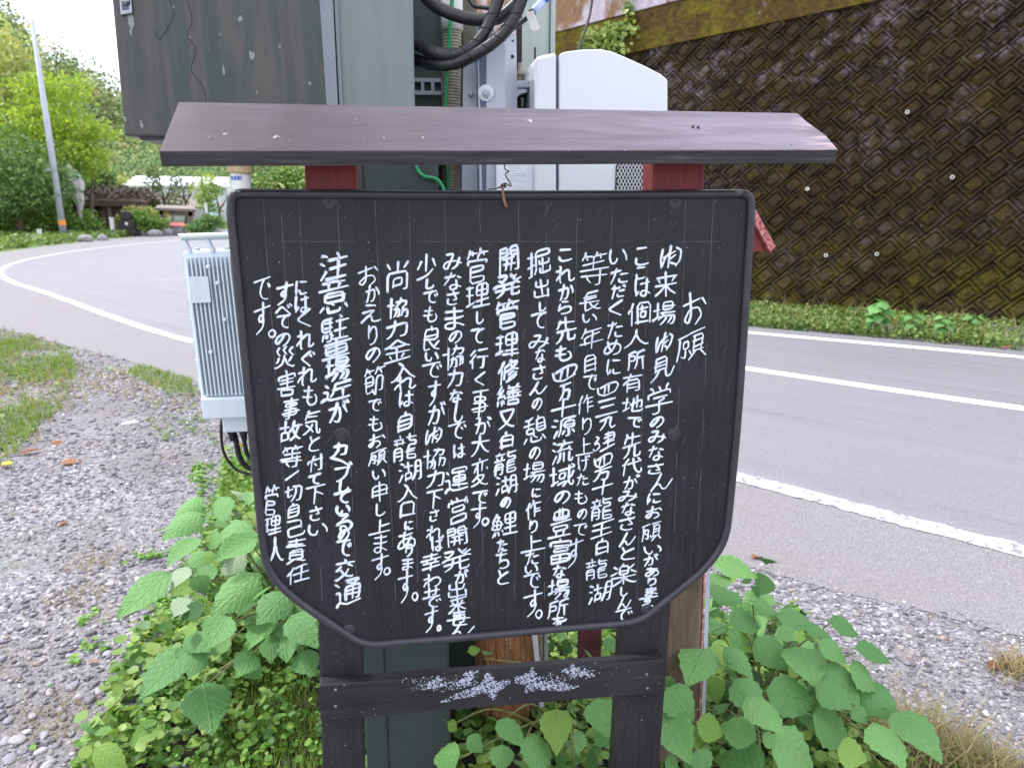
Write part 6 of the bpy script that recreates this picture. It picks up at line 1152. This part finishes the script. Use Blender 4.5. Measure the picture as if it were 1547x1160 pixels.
cover(gl, 5000, .03, .05, 'weed', 'ground_cover', 'flat yellow green weeds inside the left grass patch', 'weeds', 33, -.3, .7, 2.6)
P = scatter(gl, 2500); blades(P[noise2(P[:, 0], P[:, 1], 2.2, 25) > .1], .07, .008, 1, 'dry', 'dry_grass', 'straw mixed into the left grass patch', 'grass', .8)
cover(gpoly([(-200, 490), (90, 520), (290, 575), (340, 700), (260, 690), (190, 620), (60, 640), (-200, 800)]), 5200, .028, .03, 'weed', 'ground_cover', 'brownish low weeds between grass and gravel at left', 'weeds', 31, .2, .7, 2.6)
for (x0, y0, n, h, lab) in ((1400, 1150, 620, .10, 'dry straw tuft at the bottom right beside the shrub'), (1500, 1165, 260, .06, 'second dry tuft in the bottom right corner'), (1540, 1020, 160, .06, 'dry tuft at the right edge of the gravel')):
    c = onZ(x0, y0); P = np.array([c[0], c[1]])+rng.normal(size=(n, 2))*(.075 if n > 300 else .04); o = blades(P, h, .0045, 1, 'dry', 'dry_tuft', lab, 'grass', 1.1); 
P = np.array(onZ(1400, 1150)[:2])+rng.normal(size=(150, 2))*.07; blades(P, .09, .004, 1, 'grass', 'green_tuft', 'green blades inside the dry tuft at bottom right', 'grass', .9)
for (x, y) in ((150, 850), (120, 900), (90, 1085)):
    c = onZ(x, y); P = np.array([c[0], c[1]])+rng.normal(size=(170, 2))*.07; blades(P, .025, .003, 1, 'dry', 'dry_moss', 'flat patch of dry brown moss on the gravel %s' % ('below the white stones' if y == 850 else ('left of the long shrub leaf' if y == 900 else 'in the corner weeds')), 'moss', 1.2)

# ================================================================== SHRUBS
def zr(y): return float(np.interp(y, [830, 900, 1000, 1100, 1170], [.42, .42, .36, .27, .2]))
R_ = [(310, 480, 165, 425, 120), (235, 530, 165, 680, 150), (315, 540, 415, 625, 80), (335, 445, 510, 395, 110), (430, 350, 545, 400, 70), (445, 500, 580, 620, 120), (530, 410, 700, 440, 90), (640, 450, 760, 480, 60), (745, 430, 885, 480, 75), (700, 520, 830, 590, 80), (855, 545, 1020, 575, 90), (610, 540, 690, 690, 150), (710, 620, 880, 730, 150), (830, 620, 965, 690, 120), (490, 720, 700, 770, 150), (360, 670, 470, 790, 130), (410, 740, 560, 870, 130), (690, 700, 840, 760, 110), (870, 700, 1040, 800, 130), (1010, 810, 1215, 955, 150), (930, 850, 1065, 1010, 140), (680, 820, 860, 900, 165), (440, 915, 290, 855, 115), (510, 910, 700, 1030, 165), (470, 1060, 280, 975, 170), (75, 710, 190, 830, 130), (60, 810, 165, 1000, 150), (200, 850, 310, 900, 100, 'leafyel'), (170, 940, 250, 850, 120, 'leafyel'), (90, 660, 60, 720, 70), (200, 960, 250, 1060, 120), (270, 190, 450, 245, 90), (300, 240, 270, 330, 90), (250, 300, 400, 335, 80), (330, 600, 430, 560, 60), (780, 960, 900, 1000, 110, 'leafyel'), (840, 790, 900, 850, 60), (470, 900, 520, 950, 60), (70, 1000, 130, 1060, 80), (620, 420, 560, 380, 60), (600, 470, 520, 500, 70), (330, 470, 400, 540, 70)]
rr = onZ(1170, 1150); 
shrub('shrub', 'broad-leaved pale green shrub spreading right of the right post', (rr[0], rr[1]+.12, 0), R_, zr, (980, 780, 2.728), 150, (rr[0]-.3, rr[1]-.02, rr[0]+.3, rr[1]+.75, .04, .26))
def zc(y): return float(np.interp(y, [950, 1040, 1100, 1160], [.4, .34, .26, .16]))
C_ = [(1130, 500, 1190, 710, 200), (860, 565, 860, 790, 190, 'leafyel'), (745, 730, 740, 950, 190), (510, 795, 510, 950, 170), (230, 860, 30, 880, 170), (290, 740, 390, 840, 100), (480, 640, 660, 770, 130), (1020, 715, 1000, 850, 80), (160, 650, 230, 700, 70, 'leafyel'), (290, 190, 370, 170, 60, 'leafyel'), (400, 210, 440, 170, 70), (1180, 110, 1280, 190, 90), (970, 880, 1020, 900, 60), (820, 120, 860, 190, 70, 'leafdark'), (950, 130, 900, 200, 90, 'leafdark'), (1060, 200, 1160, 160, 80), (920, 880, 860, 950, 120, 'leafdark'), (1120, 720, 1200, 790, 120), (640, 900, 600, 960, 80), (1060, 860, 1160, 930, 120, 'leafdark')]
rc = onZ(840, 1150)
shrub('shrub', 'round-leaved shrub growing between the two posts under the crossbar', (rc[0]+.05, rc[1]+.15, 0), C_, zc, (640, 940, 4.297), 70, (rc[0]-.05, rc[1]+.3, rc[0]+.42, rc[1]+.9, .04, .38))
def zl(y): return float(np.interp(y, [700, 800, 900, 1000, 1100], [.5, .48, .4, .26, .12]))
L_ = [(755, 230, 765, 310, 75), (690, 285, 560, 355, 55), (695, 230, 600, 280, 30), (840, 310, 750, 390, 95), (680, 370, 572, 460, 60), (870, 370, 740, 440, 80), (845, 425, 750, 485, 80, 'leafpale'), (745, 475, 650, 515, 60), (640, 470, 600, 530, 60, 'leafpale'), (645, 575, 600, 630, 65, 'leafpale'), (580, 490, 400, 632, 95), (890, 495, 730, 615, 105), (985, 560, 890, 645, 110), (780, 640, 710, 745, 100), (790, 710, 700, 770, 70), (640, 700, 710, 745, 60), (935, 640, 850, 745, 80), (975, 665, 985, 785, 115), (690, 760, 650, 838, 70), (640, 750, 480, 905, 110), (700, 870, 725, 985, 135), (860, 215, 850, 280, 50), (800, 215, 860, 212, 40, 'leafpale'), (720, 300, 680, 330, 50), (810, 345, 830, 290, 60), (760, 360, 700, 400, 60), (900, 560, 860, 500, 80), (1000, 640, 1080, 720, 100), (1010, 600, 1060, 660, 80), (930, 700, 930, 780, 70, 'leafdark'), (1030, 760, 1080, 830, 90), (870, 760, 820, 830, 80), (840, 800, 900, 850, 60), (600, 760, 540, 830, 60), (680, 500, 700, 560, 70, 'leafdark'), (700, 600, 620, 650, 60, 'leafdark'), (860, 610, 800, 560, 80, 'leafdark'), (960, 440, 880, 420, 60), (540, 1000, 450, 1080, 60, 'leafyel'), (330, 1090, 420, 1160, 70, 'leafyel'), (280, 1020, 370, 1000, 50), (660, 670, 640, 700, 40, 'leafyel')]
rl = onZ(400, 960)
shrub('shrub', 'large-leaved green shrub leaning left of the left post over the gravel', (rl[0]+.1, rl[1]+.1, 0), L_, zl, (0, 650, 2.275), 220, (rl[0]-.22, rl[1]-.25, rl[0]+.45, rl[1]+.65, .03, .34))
for i, (x, y, s, lab) in enumerate(((1325, 500, .8, 'tallest young broad-leaved plant at the foot of the mossy wall'), (1365, 490, .36, 'small yellow green seedling right of the tallest wall plant'), (1377, 503, .5, 'mid-sized green plant on the verge between two others'), (1425, 508, .5, 'green plant with drooping leaves on the verge'), (1470, 500, .45, 'rightmost little plant at the wall foot'))):
    p = onZ(x, y, .05); t_ = thing('young_plant', lab, 'plant', (p[0], p[1], .03)); h = .5*s
    obj('stem', MB().tube([(p[0], p[1], 0), (p[0]+.01, p[1], h*.9)], .006, 6), M['stem'], t_)
    for k in range(int(9+10*s)):
        a = k*2.4+i; zz = h*(.3+.65*(k/(8+10*s))); b = np.array([p[0]+.03*math.cos(a), p[1]+.03*math.sin(a), zz+.03]); L = .16*s*(.75+.4*math.sin(k*1.7)**2)+.03
        leaf_at(t_, b, b+np.array([math.cos(a)*L, math.sin(a)*L, -.35*L]), None, 'leafyel' if i == 1 else 'leaf', tilt=(0, -.2, 1))
# trailing vine on the wall
uv = [onwall(x, y, .02) for x, y in ((951, -20), (951, 10), (950, 28), (938, 40), (915, 44), (900, 58), (885, 68))]
vn = thing('wall_vine', 'pale green vine trailing down the concrete above the white housing', 'vine', wp(*uv[2], .05))
obj('stem', MB().tube([wp(u, v, .06) for u, v in uv], .008, 6, 4), M['stem'], vn)
P = []
for (x, y, sx_, sy_, n) in ((951, 12, 5, 18, 40), (946, 45, 14, 10, 90), (925, 50, 15, 12, 110), (905, 62, 20, 10, 110), (925, 72, 20, 8, 80), (890, 75, 14, 6, 60)):
    for k in range(n): u, v = onwall(x+random.gauss(0, sx_*.6), y+random.gauss(0, sy_*.6), .05); P.append(wp(u, v, random.uniform(.03, .16)))
P = np.array(P); v, f = copies(np.array([[0, -.5, 0], [.22, -.1, .05], [.5, .1, 0], [.15, .15, .05], [0, .6, -.1], [-.15, .15, .05], [-.5, .1, 0], [-.22, -.1, .05]]), np.array([[0, 1, 3, 7], [1, 2, 3, 3], [3, 4, 5, 7], [5, 6, 7, 7]])[:, :4] if False else np.array([[0, 1, 3, 5], [0, 5, 7, 7]])[:1], P, rng.uniform(.07, .14, len(P)), rotmats(len(P), 1.4))
v, f = copies(np.array([[0, -.5, 0], [.45, 0, .1], [0, .6, -.05], [-.45, 0, .1]]), np.array([[0, 1, 2, 3]]), P, rng.uniform(.05, .12, len(P)), rotmats(len(P), 1.6)); bulk('foliage', v, f, M['vine'], vn)

# ================================================================== FAR LEFT
def at(x, y, Y): return onY(x, y, Y)
pb = onZ(97, 360); Yp_ = pb[1]; ptop = at(48, 30, Yp_)
pole = thing('steel_pole', 'tall slender grey steel pole with an orange band near its foot', 'pole', pb)
obj('shaft', MB().tube([pb-[0, 0, .2], (pb+ptop)/2, ptop], [.15, .125, .08], 12), M['pole'], pole, smooth=True)
q1, q2 = pb+(ptop-pb)*.063, pb+(ptop-pb)*.087; obj('reflective_band', MB().tube([q1, q2], .155, 14), M['orange'], pole)
obj('step_bolt', MB().box(pb+(ptop-pb)*.32+[-.35, -.05, 0], pb+(ptop-pb)*.32+[0, .05, .12]), M['pole'], pole)
def tree(name, label, cat, base, blobs, n, size, mat, trunk=None, group=None):
    t_ = thing(name, label, cat, base, group)
    if trunk:
        for k, (pts, r) in enumerate(trunk): obj('trunk' if k == 0 else 'branch', MB().tube(pts, [r, r*.75, r*.4], 8, 4), M['bark'], t_, smooth=True)
    v, f = leaf_cloud(blobs, n, size); bulk('crown' if cat == 'tree' else 'foliage', v, f, M[mat], t_, kind=None); return t_
def gr(x, y): return onZ(x, y)
def bl(x, y, Y, r, h=None):
    if Y < 37: r, h, Y = r*(Y+9)/Y, (h or r)*(Y+9)/Y, Y+9
    p = at(x, y, Y); return (*p, r, r, h or r)
b = gr(30, 372); Y0 = 31
tree('tree', 'tall yellowing tree at the far upper left', 'tree', (*at(-30, 340, 43)[:2], 0), [bl(5, 110, 34, 1.1, 1.6), bl(-40, 120, 34, 2.4), bl(22, 95, 35, .8), bl(-10, 60, 36, 1.0), bl(0, 180, 34, 1.2), bl(20, 165, 34, .8), bl(-60, 200, 34, 3)], 9000, .26, 'yeltree', [([at(-30, 345, 43)*[1, 1, 0], at(-20, 250, 43), at(-10, 120, 43)], .25), ([at(-20, 250, 43), at(0, 220, 43), at(25, 190, 43)], .1)])
tree('tree', 'bright green maple leaning right behind the grey pole', 'tree', (*at(60, 350, 40)[:2], 0), [bl(60, 150, 31, .9, .7), bl(110, 135, 31, .75, .6), bl(70, 185, 31, 1.5, .8), bl(115, 195, 31, 1.2, .55), bl(150, 200, 31, .6, .35), bl(100, 230, 31, 1.4, .6), bl(135, 240, 31, .8, .5), bl(80, 255, 31, 1.3, .6), bl(45, 215, 31, 1.2, .9), bl(125, 265, 31, .6, .35), bl(55, 130, 31.5, .7, .6), bl(20, 245, 31, 1.1, .8)], 12000, .17, 'maple', [([at(60, 350, 40)*[1, 1, 0], at(70, 280, 40), at(90, 180, 40)], .16), ([at(70, 280, 40), at(105, 240, 40), at(145, 215, 40)], .07), ([at(75, 240, 40), at(55, 190, 40), at(45, 140, 40)], .07)])
tree('tree', 'dark green spreading tree low at the left edge', 'tree', (*at(30, 350, 37.5)[:2], 0), [bl(10, 240, 28, 1.4, .8), bl(40, 260, 28, 1.3, .6), bl(20, 285, 28, 1.8, .6), bl(60, 290, 28, 1.1, .5), bl(-30, 260, 28, 2), bl(85, 265, 29, .8, .5), bl(5, 310, 28, 1.3, .4)], 9000, .17, 'darktree', [([at(30, 350, 37.5)*[1, 1, 0], at(28, 310, 37.5), at(15, 260, 37.5)], .14), ([at(28, 310, 37.5), at(45, 290, 37.5), at(65, 275, 37.5)], .06)])
tree('tree', 'dark evergreen behind the pale cloth shape, overhanging the house', 'tree', (*at(140, 340, 40)[:2], 0), [bl(132, 272, 47, 1.3, .8), bl(142, 285, 47, 1.0, .6), bl(90, 290, 45, 1.6, 1.2), bl(148, 265, 47, 1.0, .5), bl(120, 300, 48, 1, .8)], 6000, .2, 'darktree', [([at(140, 340, 40)*[1, 1, 0], at(138, 310, 40), at(140, 270, 40)], .15)])
for i, (x, y, r, h, m_, lab) in enumerate(((-40, 335, 1.9, 1.0, 'hedge', 'leftmost rounded roadside bush'), (5, 330, 1.3, .8, 'hedge', 'rounded bush at the left photo edge'), (45, 335, 1.1, .7, 'hedge', 'light green bush left of the grey pole'), (112, 332, 1.15, .62, 'hedge', 'rounded bush just right of the grey pole'), (75, 325, .9, .6, 'hedge', 'bush directly behind the grey pole'), (20, 360, 1.1, .4, 'maple', 'low bluish green roadside bush by the white marker'), (130, 345, .6, .35, 'olive', 'small brownish bush right of the pole foot'))):
    Yb2 = 38+i*.3; p = at(x, y, Yb2); tree('bush', lab, 'bush', (p[0], p[1], 0), [(p[0], p[1], max(h*.7, p[2]), r, r*.8, h), (p[0]+r*.5, p[1]-.3, max(h*.5, p[2]-.2), r*.6, r*.6, h*.6)], 2300, .13, m_)
Pg = scatter([(-24, 24), (-13.2, 24.5), (-13.3, 34), (-12.6, 42), (-11, 50), (-14, 52), (-26, 40)], 22000); v, f = copies(np.array([[-.5, 0, 0], [0, -.4, .1], [.5, 0, 0], [0, .4, .1]]), np.array([[0, 1, 2, 3]]), np.column_stack([Pg, rng.uniform(.02, .3, len(Pg))]), rng.uniform(.1, .22, len(Pg)), rotmats(len(Pg), 1.2)); bulk('roadside_grass', v, f, M['weed'], label='strip of long grass and weeds beyond the bend', cat='grass')
# pale cloth-wrapped shape
cl = thing('wrapped_shape', 'pale cloth-wrapped pointed shape standing right of the grey pole', 'wrapped object', (*at(115, 330, 38.5)[:2], 0))
prof = [(102, 247, 2), (104, 254, 8), (108, 262, 16), (112, 270, 21), (115, 279, 23), (116, 286, 20), (117, 291, 15), (118, 298, 16), (120, 306, 13), (121, 314, 8), (121, 330, 5)]
mb = MB(); pts = [at(x, y, 38.5) for x, y, w in prof]; mb.tube(pts, [w/2/F_PX*38.5 for x, y, w in prof], 9, 0); obj('cloth', mb, M['tarp'], cl); obj('support', MB().box(at(113, 345, 38.7)*[1, 1, 0], at(119, 300, 38.8)), M['shade'], cl)
# old house
Yh_ = 44; hs = thing('old_house', 'low brown timber house with shaggy dark roof beyond the bend', 'house', (*at(180, 340, Yh_)[:2], 0))
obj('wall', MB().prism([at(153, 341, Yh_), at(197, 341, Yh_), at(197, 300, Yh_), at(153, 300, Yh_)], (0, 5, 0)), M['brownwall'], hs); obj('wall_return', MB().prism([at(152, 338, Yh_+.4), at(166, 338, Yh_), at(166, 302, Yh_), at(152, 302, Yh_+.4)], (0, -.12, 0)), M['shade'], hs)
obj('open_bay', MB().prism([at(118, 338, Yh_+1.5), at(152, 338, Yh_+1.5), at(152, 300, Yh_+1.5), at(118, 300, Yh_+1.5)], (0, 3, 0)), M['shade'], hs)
rp = [at(120, 303, Yh_-.6), at(222, 305, Yh_-.6), at(206, 286, Yh_+2.2), at(152, 284, Yh_+2.2)]
obj('roof', MB().prism(rp, (0, .05, -.25)), M['bark_roof'], hs)
for x in (165, 196): obj('post', MB().box(at(x, 341, Yh_-.12)*[1, 1, 0], at(x+1.6, 303, Yh_-.04)), M['oldwood'], hs)
obj('eave_board', MB().prism([at(152, 303.5, Yh_-.65), at(215, 305, Yh_-.65), at(215, 301.5, Yh_-.65), at(152, 300, Yh_-.65)], (0, .1, 0)), M['oldwood'], hs)
v, f = leaf_cloud([bl(175, 290, Yh_+1, 2.0, .3), bl(200, 295, Yh_, 1.2, .3), bl(140, 297, Yh_, 1.2, .3)], 1500, .2); bulk('roof_thatch', v, f, M['bark_roof'], hs, kind=None)
wbd = thing('white_building', 'long white sheet-clad building half hidden behind thin trees', 'building', (*at(260, 330, 58)[:2], 0))
obj('wall', MB().prism([at(190, 335, 58), at(342, 335, 58), at(342, 278, 58), at(190, 276, 58)], (0, 8, 0)), M['whitewall'], wbd)
obj('roof', MB().prism([at(185, 279, 57.5), at(346, 281, 57.5), at(346, 268, 62), at(205, 266, 62)], (0, .05, -.15)), M['whitewall'], wbd)
obj('lower_roof', MB().prism([at(205, 300, 54), at(338, 318, 54), at(338, 306, 57), at(210, 288, 57)], (0, .05, -.1)), M['oldwood'], wbd)
for x in (216, 240, 264, 290, 316): obj('wall_panel', MB().prism([at(x, 334, 57.9), at(x+19, 334, 57.9), at(x+19, 284, 57.9), at(x, 283, 57.9)], (0, -.05, 0)), M['whitewall'], wbd)
obj('pale_door', MB().prism([at(313, 332, 53.9), at(329, 333, 53.9), at(331, 300, 53.9), at(314, 300, 53.9)], (0, -.1, 0)), M['paleblueW'], wbd)
sh2 = thing('timber_shelter', 'small open silvered timber shelter with a plank roof by the bend', 'shelter', (*at(265, 345, 41)[:2], 0)); Ys = 41
obj('roof_slab', MB().prism([at(234, 314, Ys-.5), at(296, 316, Ys-.5), at(292, 311, Ys+.8), at(238, 310, Ys+.8)], (0, .03, -.12)), M['oldwood'], sh2)
obj('beam', MB().prism([at(240, 325, Ys), at(293, 327, Ys), at(293, 317, Ys), at(240, 316, Ys)], (0, .2, 0)), M['oldwood'], sh2)
for x in (244, 287): obj('post', MB().box(at(x, 348, Ys)*[1, 1, 0], at(x+4, 316, Ys+.15)), M['oldwood'], sh2)
obj('notice', MB().box(at(247, 326, Ys-.08), at(256, 320, Ys-.04)), M['yelsign'], sh2)
rbx2 = thing('stone_hutch', 'little grey hutch with red roof under the timber shelter', 'hutch', (*at(267, 350, 39)[:2], 0)); p0, p1 = at(262, 353, 39), at(278, 341, 39)
obj('body', MB().box((p0[0], 39, 0), (p1[0], 39.6, p1[2])), M['rock'], rbx2); obj('roof', MB().prism([at(255, 341, 38.9), at(280, 342, 38.9), at(277, 336, 39.3), at(257, 336, 39.3)], (0, .2, -.08)), M['redroof'], rbx2)
tt = thing('machine', 'small dark machine standing among stones in front of the house', 'machine', (*at(190, 350, 38)[:2], 0)); p = at(190, 350, 38)
obj('body', MB().box((p[0]-.3, 38, .1), (p[0]+.35, 38.5, .75)), M['shade'], tt, bevel=.05); obj('hood', MB().box((p[0]-.22, 38.1, .75), (p[0]+.2, 38.4, 1.15)), M['black'], tt, bevel=.05); obj('white_panel', MB().box(at(189, 340, 37.95), at(193, 336, 37.99)), M['white'], tt)
for x in (-.3, .35): obj('wheel', MB().lathe((p[0]+x, 38.2, .2), (1, 0, 0), [(-.06, .2), (.06, .2)], 12), M['black'], tt)
for i, (x, y, Y, s, lab) in enumerate(((180, 347, 40.5, .42, 'tall grey slab of rock beside the white marker stake'), (235, 350, 38, .5, 'round grey boulder left of the red-roofed hutch'), (252, 346, 39, .6, 'pale boulder just left of the red-roofed hutch'), (128, 356, 33, .42, 'grey boulder in the grass right of the pole foot'), (155, 355, 34, .35, 'small boulder below the house corner'), (215, 347, 39, .4, 'pale low boulder in front of the bushes'), (135, 332, 42, .35, 'pale boulder heap under the open bay of the house'), (325, 345, 42, .5, 'mossy boulder right of the timber shelter'))):
    p = at(x, y, Y); o = bpy.data.objects.new('boulder', sm[i].copy()); o.data.materials.clear(); o.data.materials.append(M['rock']); C.objects.link(o); o.location = (p[0], p[1], s*.2); o.scale = (s*.7, s*.7, s*(1.9 if i == 0 else 1)); o.rotation_euler = (0, 0, i); tag(o, lab, 'boulder')
for (x, y0, y1, Y, w, lab) in ((61, 362, 348, 33, .06, 'short white marker stake left of the grey pole'), (171, 353, 330, 38, .07, 'tall white marker stake beside the rock slab'), (314, 345, 308, 41, .05, 'thin pale stake right of the timber shelter')):
    a, b_ = at(x, y0, Y), at(x, y1, Y); o = thing('marker_stake', lab, 'stake', (a[0], a[1], 0)); obj('shaft', MB().box((a[0]-w, Y-w, 0), (a[0]+w, Y+w, b_[2])), M['whitepost'], o); obj('cap', MB().box((a[0]-w*1.3, Y-w*1.3, b_[2]), (a[0]+w*1.3, Y+w*1.3, b_[2]+.04)), M['whitepost'], o)
for i, (x, yb, yt, Y, r, m_, lab) in enumerate(((248, 330, 262, 46, .7, 'olive', 'thin forked tree in front of the white building'), (312, 335, 268, 47, .9, 'maple', 'slender green tree right of the shelter'), (330, 335, 285, 44, .8, 'hedge', 'leafy young tree close to the board edge'), (280, 330, 270, 50, .8, 'olive', 'thin sparse tree behind the shelter roof'), (222, 330, 296, 46, .7, 'olive', 'dark bushy tree right of the house'), (195, 345, 318, 40, .6, 'yeltree', 'yellow leaved shrub before the house wall'), (222, 345, 325, 39, .7, 'hedge', 'rounded dark green bush left of the shelter'), (310, 345, 335, 39, .7, 'darktree', 'dark clipped bush right of the shelter'), (232, 330, 318, 43, .6, 'yeltree', 'yellow green shrub beside the shelter roof'), (186, 335, 272, 54, 1.2, 'yeltree', 'yellow green tree rising behind the house roof'))):
    a = at(x, yb, Y); c = at(x, yt, Y); h = c[2]; sp = 4 if m_ in ('olive', 'maple') and i < 4 else 2
    tree('thin_tree' if i < 5 or i == 9 else 'bush', lab, 'tree' if i < 5 or i == 9 else 'bush', (a[0], Y, 0), [(a[0]+random.uniform(-.7, .7)*r, Y+random.uniform(-.4, .4), max(.3, h*(.55+.45*k/sp)), r*random.uniform(.5, .9), r*.6, r*random.uniform(.3, .6)) for k in range(sp+1)], 650 if i < 4 else 1500, .15, m_, [([(a[0], Y, 0), (a[0]+.1, Y, h*.5), (a[0]-.1, Y, h)], .08), ([(a[0]+.1, Y, h*.5), (a[0]+.5, Y, h*.75), (a[0]+.6, Y, h*.95)], .05)] if i < 5 else None)
# rounded trees seen through the gap left of the red post
tree('tree', 'round light green tree seen in the gap left of the red post', 'tree', (*at(432, 300, 70)[:2], 0), [bl(435, 272, 70, 2.3, 1.5), bl(418, 285, 70, 1.8, 1.2), bl(455, 285, 70, 2)], 3500, .35, 'hedge', [([at(432, 300, 70)*[1, 1, 0], at(432, 285, 70), at(434, 272, 70)], .2)])
tree('tree', 'dark blue-green tree behind the round one in the gap', 'tree', (*at(410, 300, 85)[:2], 0), [bl(408, 262, 85, 2.2, 1.5), bl(392, 275, 85, 2.5, 2)], 3000, .4, 'darktree', [([at(410, 300, 85)*[1, 1, 0], at(409, 280, 85), at(408, 262, 85)], .2)])
